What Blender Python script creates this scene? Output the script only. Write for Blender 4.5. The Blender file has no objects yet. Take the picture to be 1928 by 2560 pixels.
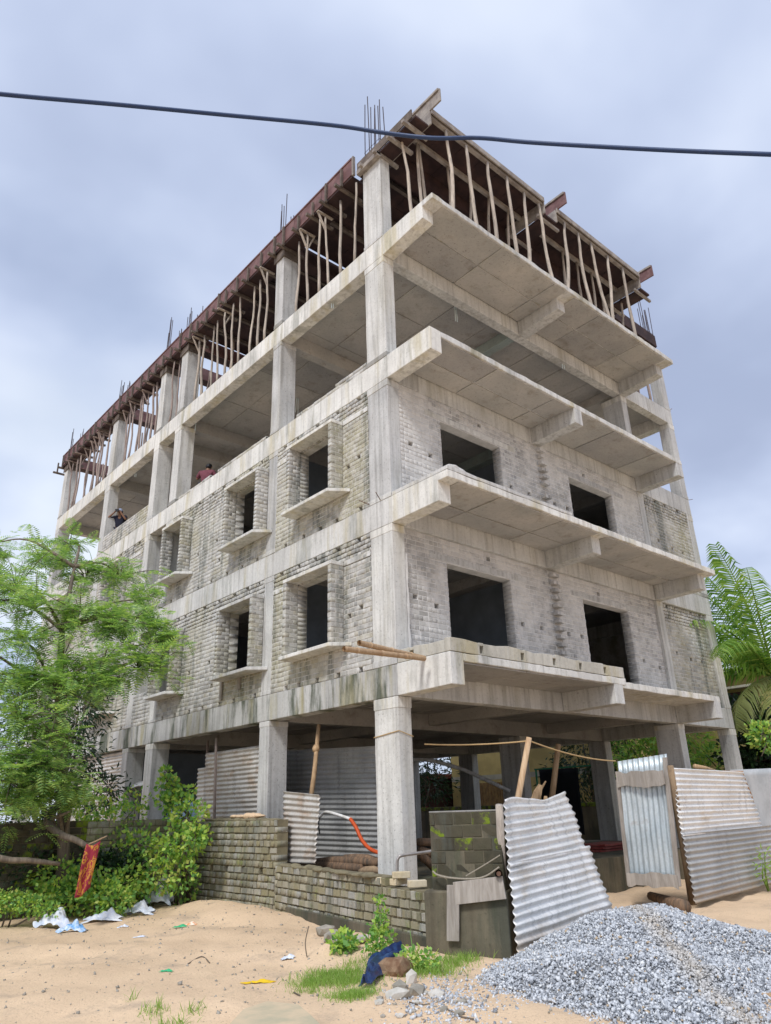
import bpy, bmesh, math, random
import numpy as np
from mathutils import Vector, Matrix

# ------------------------------------------------------------------ camera, sky, sun, exposure
SC = bpy.context.scene
COL = SC.collection
YAW, PITCH, ROLL, FPX = math.radians(48.4773), math.radians(22.3546), math.radians(-1.7405), 1812.754
CAM = np.array([-8.2507, -9.1501, 1.6])
_f = np.array([math.cos(PITCH)*math.cos(YAW), math.cos(PITCH)*math.sin(YAW), math.sin(PITCH)])
_r = np.array([math.sin(YAW), -math.cos(YAW), 0.0]); _u = np.cross(_r, _f)
RIGHT = math.cos(ROLL)*_r + math.sin(ROLL)*_u
UP = -math.sin(ROLL)*_r + math.cos(ROLL)*_u
cam = bpy.data.cameras.new('camera'); camo = bpy.data.objects.new('camera', cam); COL.objects.link(camo)
m4 = Matrix.Identity(4)
for i in range(3):
    m4[i][0], m4[i][1], m4[i][2], m4[i][3] = RIGHT[i], UP[i], -_f[i], CAM[i]
camo.matrix_world = m4
cam.sensor_fit = 'VERTICAL'; cam.sensor_height = 36.0; cam.lens = 36.0*FPX/2560.0
cam.clip_start = 0.05; cam.clip_end = 3000
SC.camera = camo
SUN_DIR = Vector((-0.74, -0.36, 0.95)).normalized()       # towards the (veiled) sun
W = bpy.data.worlds.new('World'); SC.world = W; W.use_nodes = True
wt = W.node_tree; wt.nodes.clear()
def wn(t, **k):
    n = wt.nodes.new(t)
    for a, b in k.items(): setattr(n, a, b)
    return n
sky = wn('ShaderNodeTexSky', sky_type='NISHITA', sun_disc=False)
sky.sun_elevation = math.asin(SUN_DIR.z); sky.sun_rotation = math.atan2(SUN_DIR.x, SUN_DIR.y)
sky.air_density = 1.0; sky.dust_density = 1.5
bg1 = wn('ShaderNodeBackground'); bg1.inputs[1].default_value = 0.11
wt.links.new(sky.outputs[0], bg1.inputs[0])
tc = wn('ShaderNodeTexCoord'); sx = wn('ShaderNodeSeparateXYZ'); wt.links.new(tc.outputs['Generated'], sx.inputs[0])
mz = wn('ShaderNodeMath', operation='MAXIMUM'); mz.inputs[1].default_value = 0.0; wt.links.new(sx.outputs[2], mz.inputs[0])
az = wn('ShaderNodeMath', operation='ADD'); az.inputs[1].default_value = 0.34; wt.links.new(mz.outputs[0], az.inputs[0])
dx = wn('ShaderNodeMath', operation='DIVIDE'); dy = wn('ShaderNodeMath', operation='DIVIDE')
wt.links.new(sx.outputs[0], dx.inputs[0]); wt.links.new(az.outputs[0], dx.inputs[1])
wt.links.new(sx.outputs[1], dy.inputs[0]); wt.links.new(az.outputs[0], dy.inputs[1])
cv = wn('ShaderNodeCombineXYZ'); wt.links.new(dx.outputs[0], cv.inputs[0]); wt.links.new(dy.outputs[0], cv.inputs[1])
def wnoise(scale, detail, rough, off):
    mp = wn('ShaderNodeMapping'); mp.inputs['Location'].default_value = off; wt.links.new(cv.outputs[0], mp.inputs[0])
    n = wn('ShaderNodeTexNoise'); n.inputs['Scale'].default_value = scale; n.inputs['Detail'].default_value = detail
    n.inputs['Roughness'].default_value = rough; n.inputs['Distortion'].default_value = 0.1
    wt.links.new(mp.outputs[0], n.inputs['Vector']); return n
def wramp(src, stops):
    r = wn('ShaderNodeValToRGB'); wt.links.new(src, r.inputs[0]); e = r.color_ramp.elements
    while len(e) > 1: e.remove(e[0])
    e[0].position = stops[0][0]; e[0].color = (*stops[0][1], 1)
    for p, c in stops[1:]:
        q = e.new(p); q.color = (*c, 1)
    r.color_ramp.interpolation = 'B_SPLINE'
    return r
c1 = wnoise(1.35, 5, 0.46, (2.2, 4.4, 0))
cr = wramp(c1.outputs[0], [(0.35, (0.235, 0.275, 0.385)), (0.45, (0.325, 0.375, 0.50)), (0.53, (0.425, 0.475, 0.59)), (0.66, (0.60, 0.635, 0.685))])
c2 = wnoise(1.3, 4, 0.5, (7.7, 2.2, 0))
fr = wramp(c2.outputs[0], [(0.30, (0.55, 0.55, 0.55)), (0.47, (1, 1, 1))])
bg2 = wn('ShaderNodeBackground'); bg2.inputs[1].default_value = 1.0
wt.links.new(cr.outputs[0], bg2.inputs[0])
mxs = wn('ShaderNodeMixShader'); wt.links.new(fr.outputs[0], mxs.inputs[0])
wt.links.new(bg1.outputs[0], mxs.inputs[1]); wt.links.new(bg2.outputs[0], mxs.inputs[2])
wo = wn('ShaderNodeOutputWorld'); wt.links.new(mxs.outputs[0], wo.inputs[0])
sl = bpy.data.lights.new('sun', 'SUN'); sl.energy = 1.5; sl.angle = math.radians(12); sl.color = (1.0, 0.985, 0.965)
so = bpy.data.objects.new('sun', sl); COL.objects.link(so)
so.rotation_euler = SUN_DIR.to_track_quat('Z', 'Y').to_euler(); so.location = (-20, -20, 40)
SC.view_settings.view_transform = 'Standard'; SC.view_settings.look = 'None'
SC.view_settings.gamma = 1.0; SC.view_settings.exposure = 0.79
SC.view_settings.use_curve_mapping = False
SC.render.engine = 'CYCLES'

rnd = random.Random(11); rng = np.random.default_rng(5)

# ------------------------------------------------------------------ photo pixel -> place
def ray(px, py):
    return _f + (px-964)/FPX*RIGHT - (py-1280)/FPX*UP
def on_x(px, py, X=0.0):
    d = ray(px, py); return Vector(CAM + (X-CAM[0])/d[0]*d)
def on_y(px, py, Y=0.0):
    d = ray(px, py); return Vector(CAM + (Y-CAM[1])/d[1]*d)
def on_z(px, py, Z=0.0):
    d = ray(px, py); return Vector(CAM + (Z-CAM[2])/d[2]*d)
def at(px, py, dist):
    d = ray(px, py); return Vector(CAM + dist*d/math.hypot(d[0], d[1]))
def toward(p):
    v = np.array(p)-CAM; return v@_f, v@RIGHT, v@UP
def to_px(p):
    a, b, c = toward(p); return 964+FPX*b/a, 1280-FPX*c/a

# ------------------------------------------------------------------ materials
def ND(t, typ, **k):
    n = t.nodes.new(typ)
    for a, b in k.items():
        if a.startswith('_'): n.inputs[a[1:].replace('_', ' ')].default_value = b
        else: setattr(n, a, b)
    return n
def new_mat(name, rough=0.85, metal=0.0, spec=0.3):
    m = bpy.data.materials.new(name); m.use_nodes = True; t = m.node_tree
    b = t.nodes['Principled BSDF']; b.inputs['Roughness'].default_value = rough
    b.inputs['Metallic'].default_value = metal; b.inputs['Specular IOR Level'].default_value = spec
    return m, t, b
def pos_of(t, scale=(1, 1, 1), off=(0, 0, 0), obj=False):
    if obj: s = ND(t, 'ShaderNodeTexCoord').outputs['Object']
    else: s = ND(t, 'ShaderNodeNewGeometry').outputs['Position']
    mp = ND(t, 'ShaderNodeMapping'); mp.inputs['Scale'].default_value = scale; mp.inputs['Location'].default_value = off
    t.links.new(s, mp.inputs[0]); return mp.outputs[0]
def noise(t, vec, scale, detail=4, rough=0.55, dist=0.0):
    n = ND(t, 'ShaderNodeTexNoise'); n.inputs['Scale'].default_value = scale; n.inputs['Detail'].default_value = detail
    n.inputs['Roughness'].default_value = rough; n.inputs['Distortion'].default_value = dist
    t.links.new(vec, n.inputs['Vector']); return n.outputs[0]
def ramp(t, src, stops, interp='LINEAR'):
    r = ND(t, 'ShaderNodeValToRGB'); t.links.new(src, r.inputs[0]); e = r.color_ramp.elements
    while len(e) > 1: e.remove(e[0])
    def c4(c): return (c, c, c, 1) if not hasattr(c, '__len__') else (*c, 1)
    e[0].position = stops[0][0]; e[0].color = c4(stops[0][1])
    for p, c in stops[1:]: e.new(p).color = c4(c)
    r.color_ramp.interpolation = interp
    return r.outputs[0]
def mix(t, fac, a, b, mode='MIX'):
    n = ND(t, 'ShaderNodeMix', data_type='RGBA', blend_type=mode)
    for sock, val in ((n.inputs[0], fac), (n.inputs[6], a), (n.inputs[7], b)):
        if isinstance(val, (int, float)): sock.default_value = val
        elif isinstance(val, tuple): sock.default_value = (*val, 1)
        else: t.links.new(val, sock)
    return n.outputs[2]
def math_(t, op, a, b=0.0):
    n = ND(t, 'ShaderNodeMath', operation=op)
    for s, v in ((n.inputs[0], a), (n.inputs[1], b)):
        if isinstance(v, (int, float)): s.default_value = v
        else: t.links.new(v, s)
    return n.outputs[0]
def bump(t, b, h, strength=0.3, dist=0.02):
    n = ND(t, 'ShaderNodeBump'); n.inputs['Strength'].default_value = strength; n.inputs['Distance'].default_value = dist
    t.links.new(h, n.inputs['Height']); t.links.new(n.outputs[0], b.inputs['Normal'])
def rand_piece(t):
    o = ND(t, 'ShaderNodeObjectInfo').outputs['Random']; g = ND(t, 'ShaderNodeNewGeometry').outputs['Random Per Island']
    return math_(t, 'FRACT', math_(t, 'ADD', o, g))
MAT = {}
def concrete(name, c1, c2, streak=0.35, stain=(0.20, 0.19, 0.12), stain_amt=0.4, stain_lo=0.52, zs=0.12, moss=0.0, pit=0.5):
    m, t, b = new_mat(name, 0.9)
    p = pos_of(t)
    base = mix(t, ramp(t, noise(t, p, 0.9, 5), [(0.35, 0.0), (0.65, 1.0)]), c1, c2)
    st = noise(t, pos_of(t, (7, 7, 0.35)), 1.3, 4, 0.6)
    base = mix(t, streak, base, ramp(t, st, [(0.30, (0.62, 0.61, 0.60)), (0.5, (1, 1, 1)), (0.72, (1.1, 1.1, 1.1))]), 'MULTIPLY')
    sm = math_(t, 'MULTIPLY', ramp(t, noise(t, pos_of(t, (3.0, 3.0, zs*3), (3, 1, 5)), 0.9, 5, 0.62), [(stain_lo, 0.0), (stain_lo+0.16, 1.0)]), stain_amt)
    base = mix(t, sm, base, stain)
    base = mix(t, 1.0, base, ramp(t, ND(t, 'ShaderNodeObjectInfo').outputs['Random'], [(0.0, (0.84, 0.84, 0.85)), (0.5, (1, 1, 0.99)), (1.0, (1.07, 1.06, 1.03))]), 'MULTIPLY')
    if moss:
        mm = math_(t, 'MULTIPLY', ramp(t, noise(t, pos_of(t, (2.5, 2.5, 0.5), (8, 4, 2)), 0.8, 6, 0.65), [(0.56-0.07*moss, 0.0), (0.67-0.07*moss, 1.0)]), moss)
        base = mix(t, mm, base, (0.055, 0.07, 0.04))
    base = mix(t, 0.55, base, ramp(t, noise(t, p, 14, 6, 0.7), [(0.25, (0.72, 0.71, 0.70)), (0.5, (1, 1, 1)), (0.75, (1.08, 1.08, 1.08))]), 'MULTIPLY')
    base = mix(t, pit, base, ramp(t, noise(t, p, 24, 4, 0.6), [(0.28, (0.40, 0.39, 0.38)), (0.40, (1, 1, 1))]), 'MULTIPLY')
    t.links.new(base, b.inputs['Base Color'])
    h = mix(t, 0.5, noise(t, p, 9, 6, 0.65), st)
    bump(t, b, h, 0.6, 0.025)
    MAT[name] = m
concrete('concrete', (0.63, 0.63, 0.615), (0.48, 0.48, 0.47), 0.85, (0.36, 0.34, 0.28), 0.5, 0.53, pit=0.85)
concrete('concrete_beam', (0.72, 0.715, 0.69), (0.57, 0.565, 0.545), 0.75, (0.44, 0.38, 0.20), 0.55, 0.52, moss=0.35)
concrete('concrete_mossy', (0.60, 0.60, 0.58), (0.47, 0.47, 0.455), 0.85, (0.36, 0.32, 0.15), 0.7, 0.50, moss=0.85)
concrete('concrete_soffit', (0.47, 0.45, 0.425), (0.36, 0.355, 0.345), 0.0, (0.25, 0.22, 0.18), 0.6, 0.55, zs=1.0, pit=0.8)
concrete('concrete_teal', (0.36, 0.43, 0.41), (0.32, 0.37, 0.355), 0.15, (0.30, 0.30, 0.27), 0.5, 0.56)
concrete('plaster_grey', (0.34, 0.335, 0.32), (0.27, 0.265, 0.25), 0.4, (0.2, 0.19, 0.14), 0.5, 0.5)
concrete('plaster_old', (0.19, 0.165, 0.115), (0.09, 0.08, 0.06), 0.6, (0.06, 0.065, 0.05), 0.85, 0.46, moss=0.5)
concrete('mortar_floor', (0.30, 0.27, 0.23), (0.24, 0.22, 0.19), 0.0, (0.16, 0.14, 0.11), 0.6, 0.5, zs=1)

concrete('kerb_mortar', (0.53, 0.515, 0.47), (0.42, 0.405, 0.36), 0.5, (0.36, 0.31, 0.17), 0.6, 0.48, moss=0.25)

def brickmat(name, tones, mortar, smear=0.35, green=0.35, greencol=(0.24, 0.23, 0.10), dark=0.0, moss=0.0, wash=0.0, per_brick=False):
    m, t, b = new_mat(name, 0.92)
    r = rand_piece(t); p = pos_of(t)
    n = len(tones)
    col = ramp(t, r, [(i/(n), c) for i, c in enumerate(tones)], 'CONSTANT')
    col = mix(t, 0.6, col, ramp(t, noise(t, p, 22, 5, 0.7), [(0.3, (0.68, 0.67, 0.66)), (0.55, (1, 1, 1)), (0.8, (1.1, 1.1, 1.08))]), 'MULTIPLY')
    g = math_(t, 'MULTIPLY', ramp(t, noise(t, pos_of(t, (1, 1, 0.55), (4, 9, 1)), 0.75, 5, 0.6), [(0.46, 0.0), (0.62, 1.0)]), green)
    col = mix(t, g, col, greencol)
    s = math_(t, 'MULTIPLY', ramp(t, noise(t, p, 3.3, 6, 0.68), [(0.48, 0.0), (0.60, 1.0)]), smear)
    col = mix(t, s, col, mortar)
    if wash:
        w = math_(t, 'MULTIPLY', ramp(t, noise(t, pos_of(t, (1, 1, 0.6), (1, 5, 7)), 0.55, 4), [(0.45, 0.0), (0.6, 1.0)]), wash)
        col = mix(t, w, col, (0.66, 0.645, 0.62))
    if dark:
        d = math_(t, 'MULTIPLY', ramp(t, noise(t, pos_of(t, (2.2, 2.2, 0.3), (2, 2, 2)), 1.2, 5, 0.65), [(0.52, 0.0), (0.64, 1.0)]), dark)
        col = mix(t, d, col, (0.10, 0.115, 0.10))
    if moss:
        q = math_(t, 'MULTIPLY', ramp(t, noise(t, p, 6.5 if per_brick else 2.1, 6, 0.7), [(0.56, 0.0), (0.66, 1.0)] if not per_brick else [(0.46, 0.0), (0.58, 1.0)]), moss)
        if per_brick: q = math_(t, 'MULTIPLY', q, ramp(t, math_(t, 'FRACT', math_(t, 'MULTIPLY', r, 7.3)), [(0.66, 0.0), (0.72, 1.0)]))
        col = mix(t, q, col, (0.17, 0.24, 0.015))
    t.links.new(col, b.inputs['Base Color'])
    bump(t, b, noise(t, p, 45, 5, 0.7), 0.45, 0.012)
    MAT[name] = m
GREYS = [(0.39, 0.38, 0.355), (0.47, 0.46, 0.43), (0.32, 0.315, 0.30), (0.44, 0.415, 0.35), (0.52, 0.51, 0.48), (0.36, 0.355, 0.34)]
brickmat('brick_long_side', GREYS, (0.60, 0.59, 0.565), 0.5, 0.55, (0.31, 0.285, 0.14), dark=0.65, wash=0.25)
brickmat('brick_short_side', [(0.42, 0.415, 0.41), (0.50, 0.495, 0.485), (0.35, 0.345, 0.34), (0.46, 0.45, 0.44), (0.39, 0.385, 0.38)], (0.66, 0.64, 0.62), 0.6, 0.10, (0.42, 0.37, 0.24), wash=0.6)
brickmat('brick_boundary', [(0.31, 0.285, 0.205), (0.38, 0.355, 0.27), (0.24, 0.225, 0.16), (0.34, 0.335, 0.30), (0.29, 0.26, 0.165), (0.42, 0.40, 0.35)], (0.30, 0.275, 0.215), 0.6, 0.45, (0.21, 0.19, 0.10), dark=0.6, moss=0.4)
brickmat('brick_mossy', [(0.06, 0.053, 0.036), (0.075, 0.067, 0.047), (0.05, 0.045, 0.033)], (0.085, 0.075, 0.05), 0.7, 0.3, (0.08, 0.08, 0.04), dark=0.6, moss=0.95, per_brick=True)
brickmat('brick_fresh', [(0.62, 0.52, 0.33), (0.66, 0.57, 0.40), (0.58, 0.49, 0.33)], (0.62, 0.57, 0.47), 0.4, 0.0)
def plain(name, c, rough=0.8, metal=0.0, var=0.25, scale=8, c2=None, bmp=0.2, spec=0.3, obj=False, stretch=(1, 1, 1)):
    m, t, b = new_mat(name, rough, metal, spec); p = pos_of(t, stretch, obj=obj)
    n = noise(t, p, scale, 5, 0.6)
    if c2 is not None: col = mix(t, ramp(t, n, [(0.42, 0.0), (0.60, 1.0)]), c, c2)
    else: col = mix(t, 1.0, c, ramp(t, n, [(0.3, 1-var), (0.7, 1+var*0.5)]), 'MULTIPLY')
    t.links.new(col, b.inputs['Base Color'])
    if bmp: bump(t, b, n, bmp, 0.01)
    MAT[name] = m
    return m, t, b
plain('mortar_long_side', (0.60, 0.59, 0.56), 0.95, c2=(0.40, 0.385, 0.33), scale=3)
plain('mortar_short_side', (0.66, 0.65, 0.63), 0.95, c2=(0.56, 0.55, 0.53), scale=3)
plain('mortar_boundary', (0.22, 0.19, 0.12), 0.95, c2=(0.15, 0.13, 0.085), scale=4)
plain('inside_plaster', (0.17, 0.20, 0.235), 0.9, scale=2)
plain('form_steel', (0.125, 0.062, 0.06), 0.62, 0.0, c2=(0.19, 0.105, 0.10), scale=3.5)
plain('form_deck', (0.03, 0.017, 0.018), 0.75, c2=(0.055, 0.03, 0.028), scale=2.5)
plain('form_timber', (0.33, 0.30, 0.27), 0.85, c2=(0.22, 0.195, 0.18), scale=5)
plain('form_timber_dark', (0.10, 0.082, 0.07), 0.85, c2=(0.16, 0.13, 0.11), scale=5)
plain('rebar', (0.09, 0.075, 0.085), 0.6, 0.4, scale=20)
plain('rebar_rust', (0.16, 0.09, 0.06), 0.8, scale=20)
plain('pvc_pale', (0.62, 0.72, 0.74), 0.45, scale=10, var=0.1, bmp=0)
plain('cable_blue', (0.008, 0.035, 0.12), 0.42, scale=30, var=0.2, bmp=0.05, spec=0.5)
plain('rope', (0.52, 0.36, 0.18), 0.9, scale=60)
plain('rope_grey', (0.34, 0.30, 0.24), 0.9, scale=60)
plain('orange_hose', (0.55, 0.085, 0.02), 0.5, scale=12, var=0.15)
plain('steel_pipe', (0.42, 0.39, 0.37), 0.45, 0.5, scale=14)
plain('white_pipe', (0.80, 0.80, 0.79), 0.4, scale=9, c2=(0.62, 0.60, 0.56))
plain('yellow_paint', (0.50, 0.40, 0.17), 0.8, scale=1.5, c2=(0.42, 0.33, 0.14))
plain('cream_paint', (0.42, 0.40, 0.33), 0.8, scale=1.5)
plain('pale_paint', (0.60, 0.61, 0.63), 0.8, scale=1.5)
plain('maroon_paint', (0.085, 0.04, 0.035), 0.75, scale=3)
plain('roof_red', (0.28, 0.075, 0.06), 0.75, scale=4)
plain('dark_glass', (0.03, 0.035, 0.04), 0.15, scale=2, bmp=0)
plain('gate_wood', (0.36, 0.22, 0.09), 0.8, scale=5, c2=(0.25, 0.15, 0.07))
plain('dark_cloth', (0.012, 0.014, 0.02), 0.9, scale=8)
plain('green_frame', (0.05, 0.25, 0.14), 0.6, scale=8)
plain('plastic_white', (0.68, 0.70, 0.74), 0.45, scale=9, c2=(0.52, 0.58, 0.70), bmp=0.3)
plain('plastic_blue', (0.14, 0.35, 0.66), 0.45, scale=9, c2=(0.62, 0.70, 0.78))
plain('plastic_navy', (0.012, 0.022, 0.075), 0.38, scale=7, c2=(0.03, 0.07, 0.19), bmp=0.4)
plain('plastic_yellow', (0.75, 0.48, 0.01), 0.5, scale=10, var=0.15)
plain('plastic_green', (0.05, 0.45, 0.20), 0.5, scale=10)
plain('plastic_orange', (0.70, 0.30, 0.12), 0.5, scale=14, c2=(0.8, 0.72, 0.6))
plain('tarp_blue', (0.28, 0.40, 0.56), 0.6, scale=2)
plain('tarp_brown', (0.40, 0.22, 0.10), 0.8, scale=6, c2=(0.30, 0.16, 0.08), bmp=0.5)
plain('tarp_grey', (0.50, 0.52, 0.53), 0.6, scale=3, c2=(0.40, 0.42, 0.43))
plain('stone', (0.36, 0.33, 0.28), 0.9, scale=6, c2=(0.26, 0.24, 0.20), bmp=0.6)
plain('stone_pale', (0.55, 0.52, 0.47), 0.9, scale=6, c2=(0.42, 0.40, 0.35), bmp=0.6)
plain('clay', (0.17, 0.095, 0.055), 0.95, scale=9, c2=(0.27, 0.18, 0.11), bmp=0.8)
plain('red_sheet', (0.26, 0.055, 0.045), 0.5, scale=4, c2=(0.33, 0.10, 0.085))
plain('pallor', (0.35, 0.33, 0.29), 0.9, scale=4)
plain('skin', (0.24, 0.125, 0.075), 0.55, scale=8, var=0.1, bmp=0)
plain('hair', (0.008, 0.009, 0.012), 0.5, scale=20, bmp=0.2)
plain('shirt_maroon', (0.17, 0.055, 0.075), 0.9, scale=9, var=0.3)
plain('shirt_navy', (0.016, 0.018, 0.035), 0.9, scale=9)
plain('trousers', (0.035, 0.04, 0.06), 0.9, scale=9)
plain('scarf_blue', (0.55, 0.62, 0.75), 0.8, scale=14, c2=(0.12, 0.17, 0.33))
plain('device_black', (0.015, 0.015, 0.017), 0.4, scale=9, bmp=0)
plain('device_white', (0.7, 0.7, 0.72), 0.4, scale=9, bmp=0, var=0.05)
plain('road_concrete', (0.58, 0.46, 0.31), 0.95, scale=2.6, c2=(0.44, 0.39, 0.27), bmp=0.3)

def woodmat(name, a, b_, rough=0.85):
    m, t, b = new_mat(name, rough)
    p = pos_of(t, (9, 9, 1.3)); n = noise(t, p, 2.2, 5, 0.65, 0.6)
    col = mix(t, ramp(t, n, [(0.38, 0.0), (0.62, 1.0)]), a, b_)
    r = rand_piece(t); col = mix(t, 0.55, col, ramp(t, r, [(0, (0.68, 0.66, 0.66)), (1, (1.15, 1.12, 1.1))]), 'MULTIPLY')
    t.links.new(col, b.inputs['Base Color']); bump(t, b, n, 0.5, 0.01); MAT[name] = m
woodmat('prop_wood', (0.52, 0.46, 0.39), (0.33, 0.29, 0.25))
woodmat('prop_wood_red', (0.38, 0.31, 0.275), (0.24, 0.19, 0.17))
woodmat('bamboo', (0.55, 0.40, 0.25), (0.42, 0.27, 0.15), 0.6)
woodmat('plank', (0.42, 0.385, 0.345), (0.30, 0.27, 0.235))
woodmat('log', (0.24, 0.15, 0.09), (0.10, 0.075, 0.055))
woodmat('split_log', (0.50, 0.35, 0.20), (0.32, 0.21, 0.12))
woodmat('bark', (0.20, 0.165, 0.125), (0.11, 0.09, 0.07))
woodmat('branch_tan', (0.36, 0.26, 0.16), (0.24, 0.17, 0.11))

def tinmat(name, c1, c2, rust=0.4, rustcol=(0.28, 0.13, 0.06), met=0.55, rough=0.42, lo=0.55):
    m, t, b = new_mat(name, rough, met, 0.5); p = pos_of(t)
    col = mix(t, ramp(t, noise(t, p, 1.6, 5), [(0.4, 0.0), (0.6, 1.0)]), c1, c2)
    rm = math_(t, 'MULTIPLY', ramp(t, noise(t, pos_of(t, (1.4, 1.4, 2.2), (5, 2, 8)), 1.5, 6, 0.68), [(lo, 0.0), (lo+0.12, 1.0)]), rust)
    col = mix(t, rm, col, rustcol)
    st_ = ramp(t, noise(t, pos_of(t, (6, 6, 0.7), (1, 3, 2)), 1.4, 5, 0.65), [(0.54, 0.0), (0.66, 0.45)])
    col = mix(t, st_, col, tuple(0.5*c_ for c_ in c2))
    sz = ND(t, 'ShaderNodeSeparateXYZ'); t.links.new(ND(t, 'ShaderNodeNewGeometry').outputs['Position'], sz.inputs[0])
    mud = ramp(t, math_(t, 'ADD', sz.outputs[2], math_(t, 'MULTIPLY', noise(t, p, 5, 5, 0.7), 0.55)), [(0.34, 0.75), (0.62, 0.0)])
    col = mix(t, mud, col, (0.40, 0.31, 0.22))
    col = mix(t, 0.5, col, ramp(t, noise(t, p, 26, 4, 0.7), [(0.3, (0.75, 0.75, 0.75)), (0.6, (1.05, 1.05, 1.05))]), 'MULTIPLY')
    t.links.new(col, b.inputs['Base Color'])
    inv = math_(t, 'SUBTRACT', 1.0, rm); t.links.new(math_(t, 'MULTIPLY', inv, met), b.inputs['Metallic'])
    t.links.new(math_(t, 'ADD', math_(t, 'MULTIPLY', rm, 0.4), rough), b.inputs['Roughness'])
    bump(t, b, noise(t, p, 5, 4), 0.25, 0.02); MAT[name] = m
tinmat('tin_bright', (0.84, 0.835, 0.82), (0.74, 0.74, 0.73), 0.45, (0.62, 0.52, 0.38), 0.22, 0.40, 0.54)
tinmat('tin_bluish', (0.60, 0.66, 0.68), (0.50, 0.57, 0.60), 0.45, (0.28, 0.17, 0.10), 0.45, 0.42, 0.58)
tinmat('tin_dull', (0.46, 0.46, 0.45), (0.38, 0.38, 0.375), 0.3, (0.30, 0.25, 0.19), 0.35, 0.55)
tinmat('tin_rusty', (0.58, 0.56, 0.53), (0.50, 0.47, 0.43), 0.6, (0.34, 0.22, 0.13), 0.25, 0.55, 0.52)

def leafmat(name, cols, trans=0.35, rough=0.5):
    m = bpy.data.materials.new(name); m.use_nodes = True; t = m.node_tree; b = t.nodes['Principled BSDF']
    b.inputs['Roughness'].default_value = rough; b.inputs['Specular IOR Level'].default_value = 0.35
    r = rand_piece(t)
    big = noise(t, pos_of(t), 1.1, 3)
    v = math_(t, 'ADD', math_(t, 'MULTIPLY', r, 0.6), math_(t, 'MULTIPLY', big, 0.45))
    col = ramp(t, v, [(0.12 + 0.76*i/(len(cols)-1), c) for i, c in enumerate(cols)])
    t.links.new(col, b.inputs['Base Color'])
    tr = ND(t, 'ShaderNodeBsdfTranslucent'); t.links.new(mix(t, 1.0, col, (1.25, 1.35, 0.7), 'MULTIPLY'), tr.inputs[0])
    mx = ND(t, 'ShaderNodeMixShader'); mx.inputs[0].default_value = trans
    t.links.new(b.outputs[0], mx.inputs[1]); t.links.new(tr.outputs[0], mx.inputs[2])
    t.links.new(mx.outputs[0], t.nodes['Material Output'].inputs[0]); MAT[name] = m
leafmat('leaf_feathery', [(0.11, 0.22, 0.09), (0.23, 0.39, 0.14), (0.37, 0.54, 0.19), (0.56, 0.68, 0.21)], 0.4)
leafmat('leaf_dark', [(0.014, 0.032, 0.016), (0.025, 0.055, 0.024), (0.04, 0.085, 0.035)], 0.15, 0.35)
leafmat('leaf_shrub', [(0.07, 0.18, 0.055), (0.16, 0.34, 0.09), (0.27, 0.48, 0.11), (0.46, 0.62, 0.11), (0.52, 0.50, 0.16)])
leafmat('leaf_grass', [(0.16, 0.28, 0.05), (0.26, 0.42, 0.08), (0.34, 0.44, 0.13)])
leafmat('leaf_palm', [(0.06, 0.15, 0.03), (0.14, 0.28, 0.05), (0.26, 0.42, 0.08), (0.42, 0.52, 0.15)], 0.4, 0.4)
leafmat('leaf_palm_dry', [(0.20, 0.25, 0.09), (0.34, 0.36, 0.15), (0.24, 0.30, 0.10)], 0.3, 0.6)

def sandmat():
    m, t, b = new_mat('sand', 0.97, spec=0.1); p = pos_of(t)
    col = mix(t, ramp(t, noise(t, p, 0.55, 6, 0.6), [(0.36, 0.0), (0.64, 1.0)]), (0.76, 0.565, 0.38), (0.63, 0.465, 0.31))
    col = mix(t, ramp(t, noise(t, p, 2.6, 6, 0.7), [(0.52, 0.0), (0.72, 0.7)]), col, (0.66, 0.50, 0.33))
    col = mix(t, ramp(t, noise(t, pos_of(t, (1, 1, 1), (7, 3, 0)), 1.1, 7, 0.72), [(0.54, 0.0), (0.66, 0.65)]), col, (0.42, 0.33, 0.245))
    col = mix(t, ramp(t, noise(t, p, 40, 3, 0.6), [(0.60, 0.0), (0.70, 0.7)]), col, (0.30, 0.23, 0.17))
    t.links.new(col, b.inputs['Base Color'])
    bump(t, b, mix(t, 0.5, noise(t, p, 4, 8, 0.7), noise(t, p, 28, 5, 0.7)), 0.7, 0.05); MAT['sand'] = m
sandmat()
def stonesmat():
    m, t, b = new_mat('gravel_stone', 0.85); r = rand_piece(t)
    col = ramp(t, r, [(0, (0.23, 0.245, 0.27)), (0.16, (0.40, 0.42, 0.45)), (0.42, (0.51, 0.535, 0.57)), (0.68, (0.61, 0.63, 0.655)), (0.92, (0.70, 0.71, 0.71)), (0.965, (0.48, 0.37, 0.25))], 'CONSTANT')
    sp = ND(t, 'ShaderNodeSeparateXYZ'); t.links.new(ND(t, 'ShaderNodeNewGeometry').outputs['Position'], sp.inputs[0])
    a_, b_ = on_z(1560, 2300, 0.2), on_z(1800, 2470, 0.15); nn = Vector((-(b_.y-a_.y), b_.x-a_.x, 0)).normalized()
    dl_ = math_(t, 'ADD', math_(t, 'ADD', math_(t, 'MULTIPLY', sp.outputs[0], nn.x), math_(t, 'MULTIPLY', sp.outputs[1], nn.y)), -a_.dot(nn))
    wv = math_(t, 'ADD', math_(t, 'ABSOLUTE', dl_), math_(t, 'MULTIPLY', noise(t, pos_of(t), 3.0, 3), 0.35))
    dust = ramp(t, wv, [(0.15, 0.45), (0.38, 0.0)])
    col = mix(t, dust, col, (0.52, 0.42, 0.29))
    t.links.new(col, b.inputs['Base Color']); MAT['gravel_stone'] = m
stonesmat()
plain('gravel_bed', (0.32, 0.325, 0.335), 0.95, scale=30, c2=(0.20, 0.205, 0.21), bmp=0.8)
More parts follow.
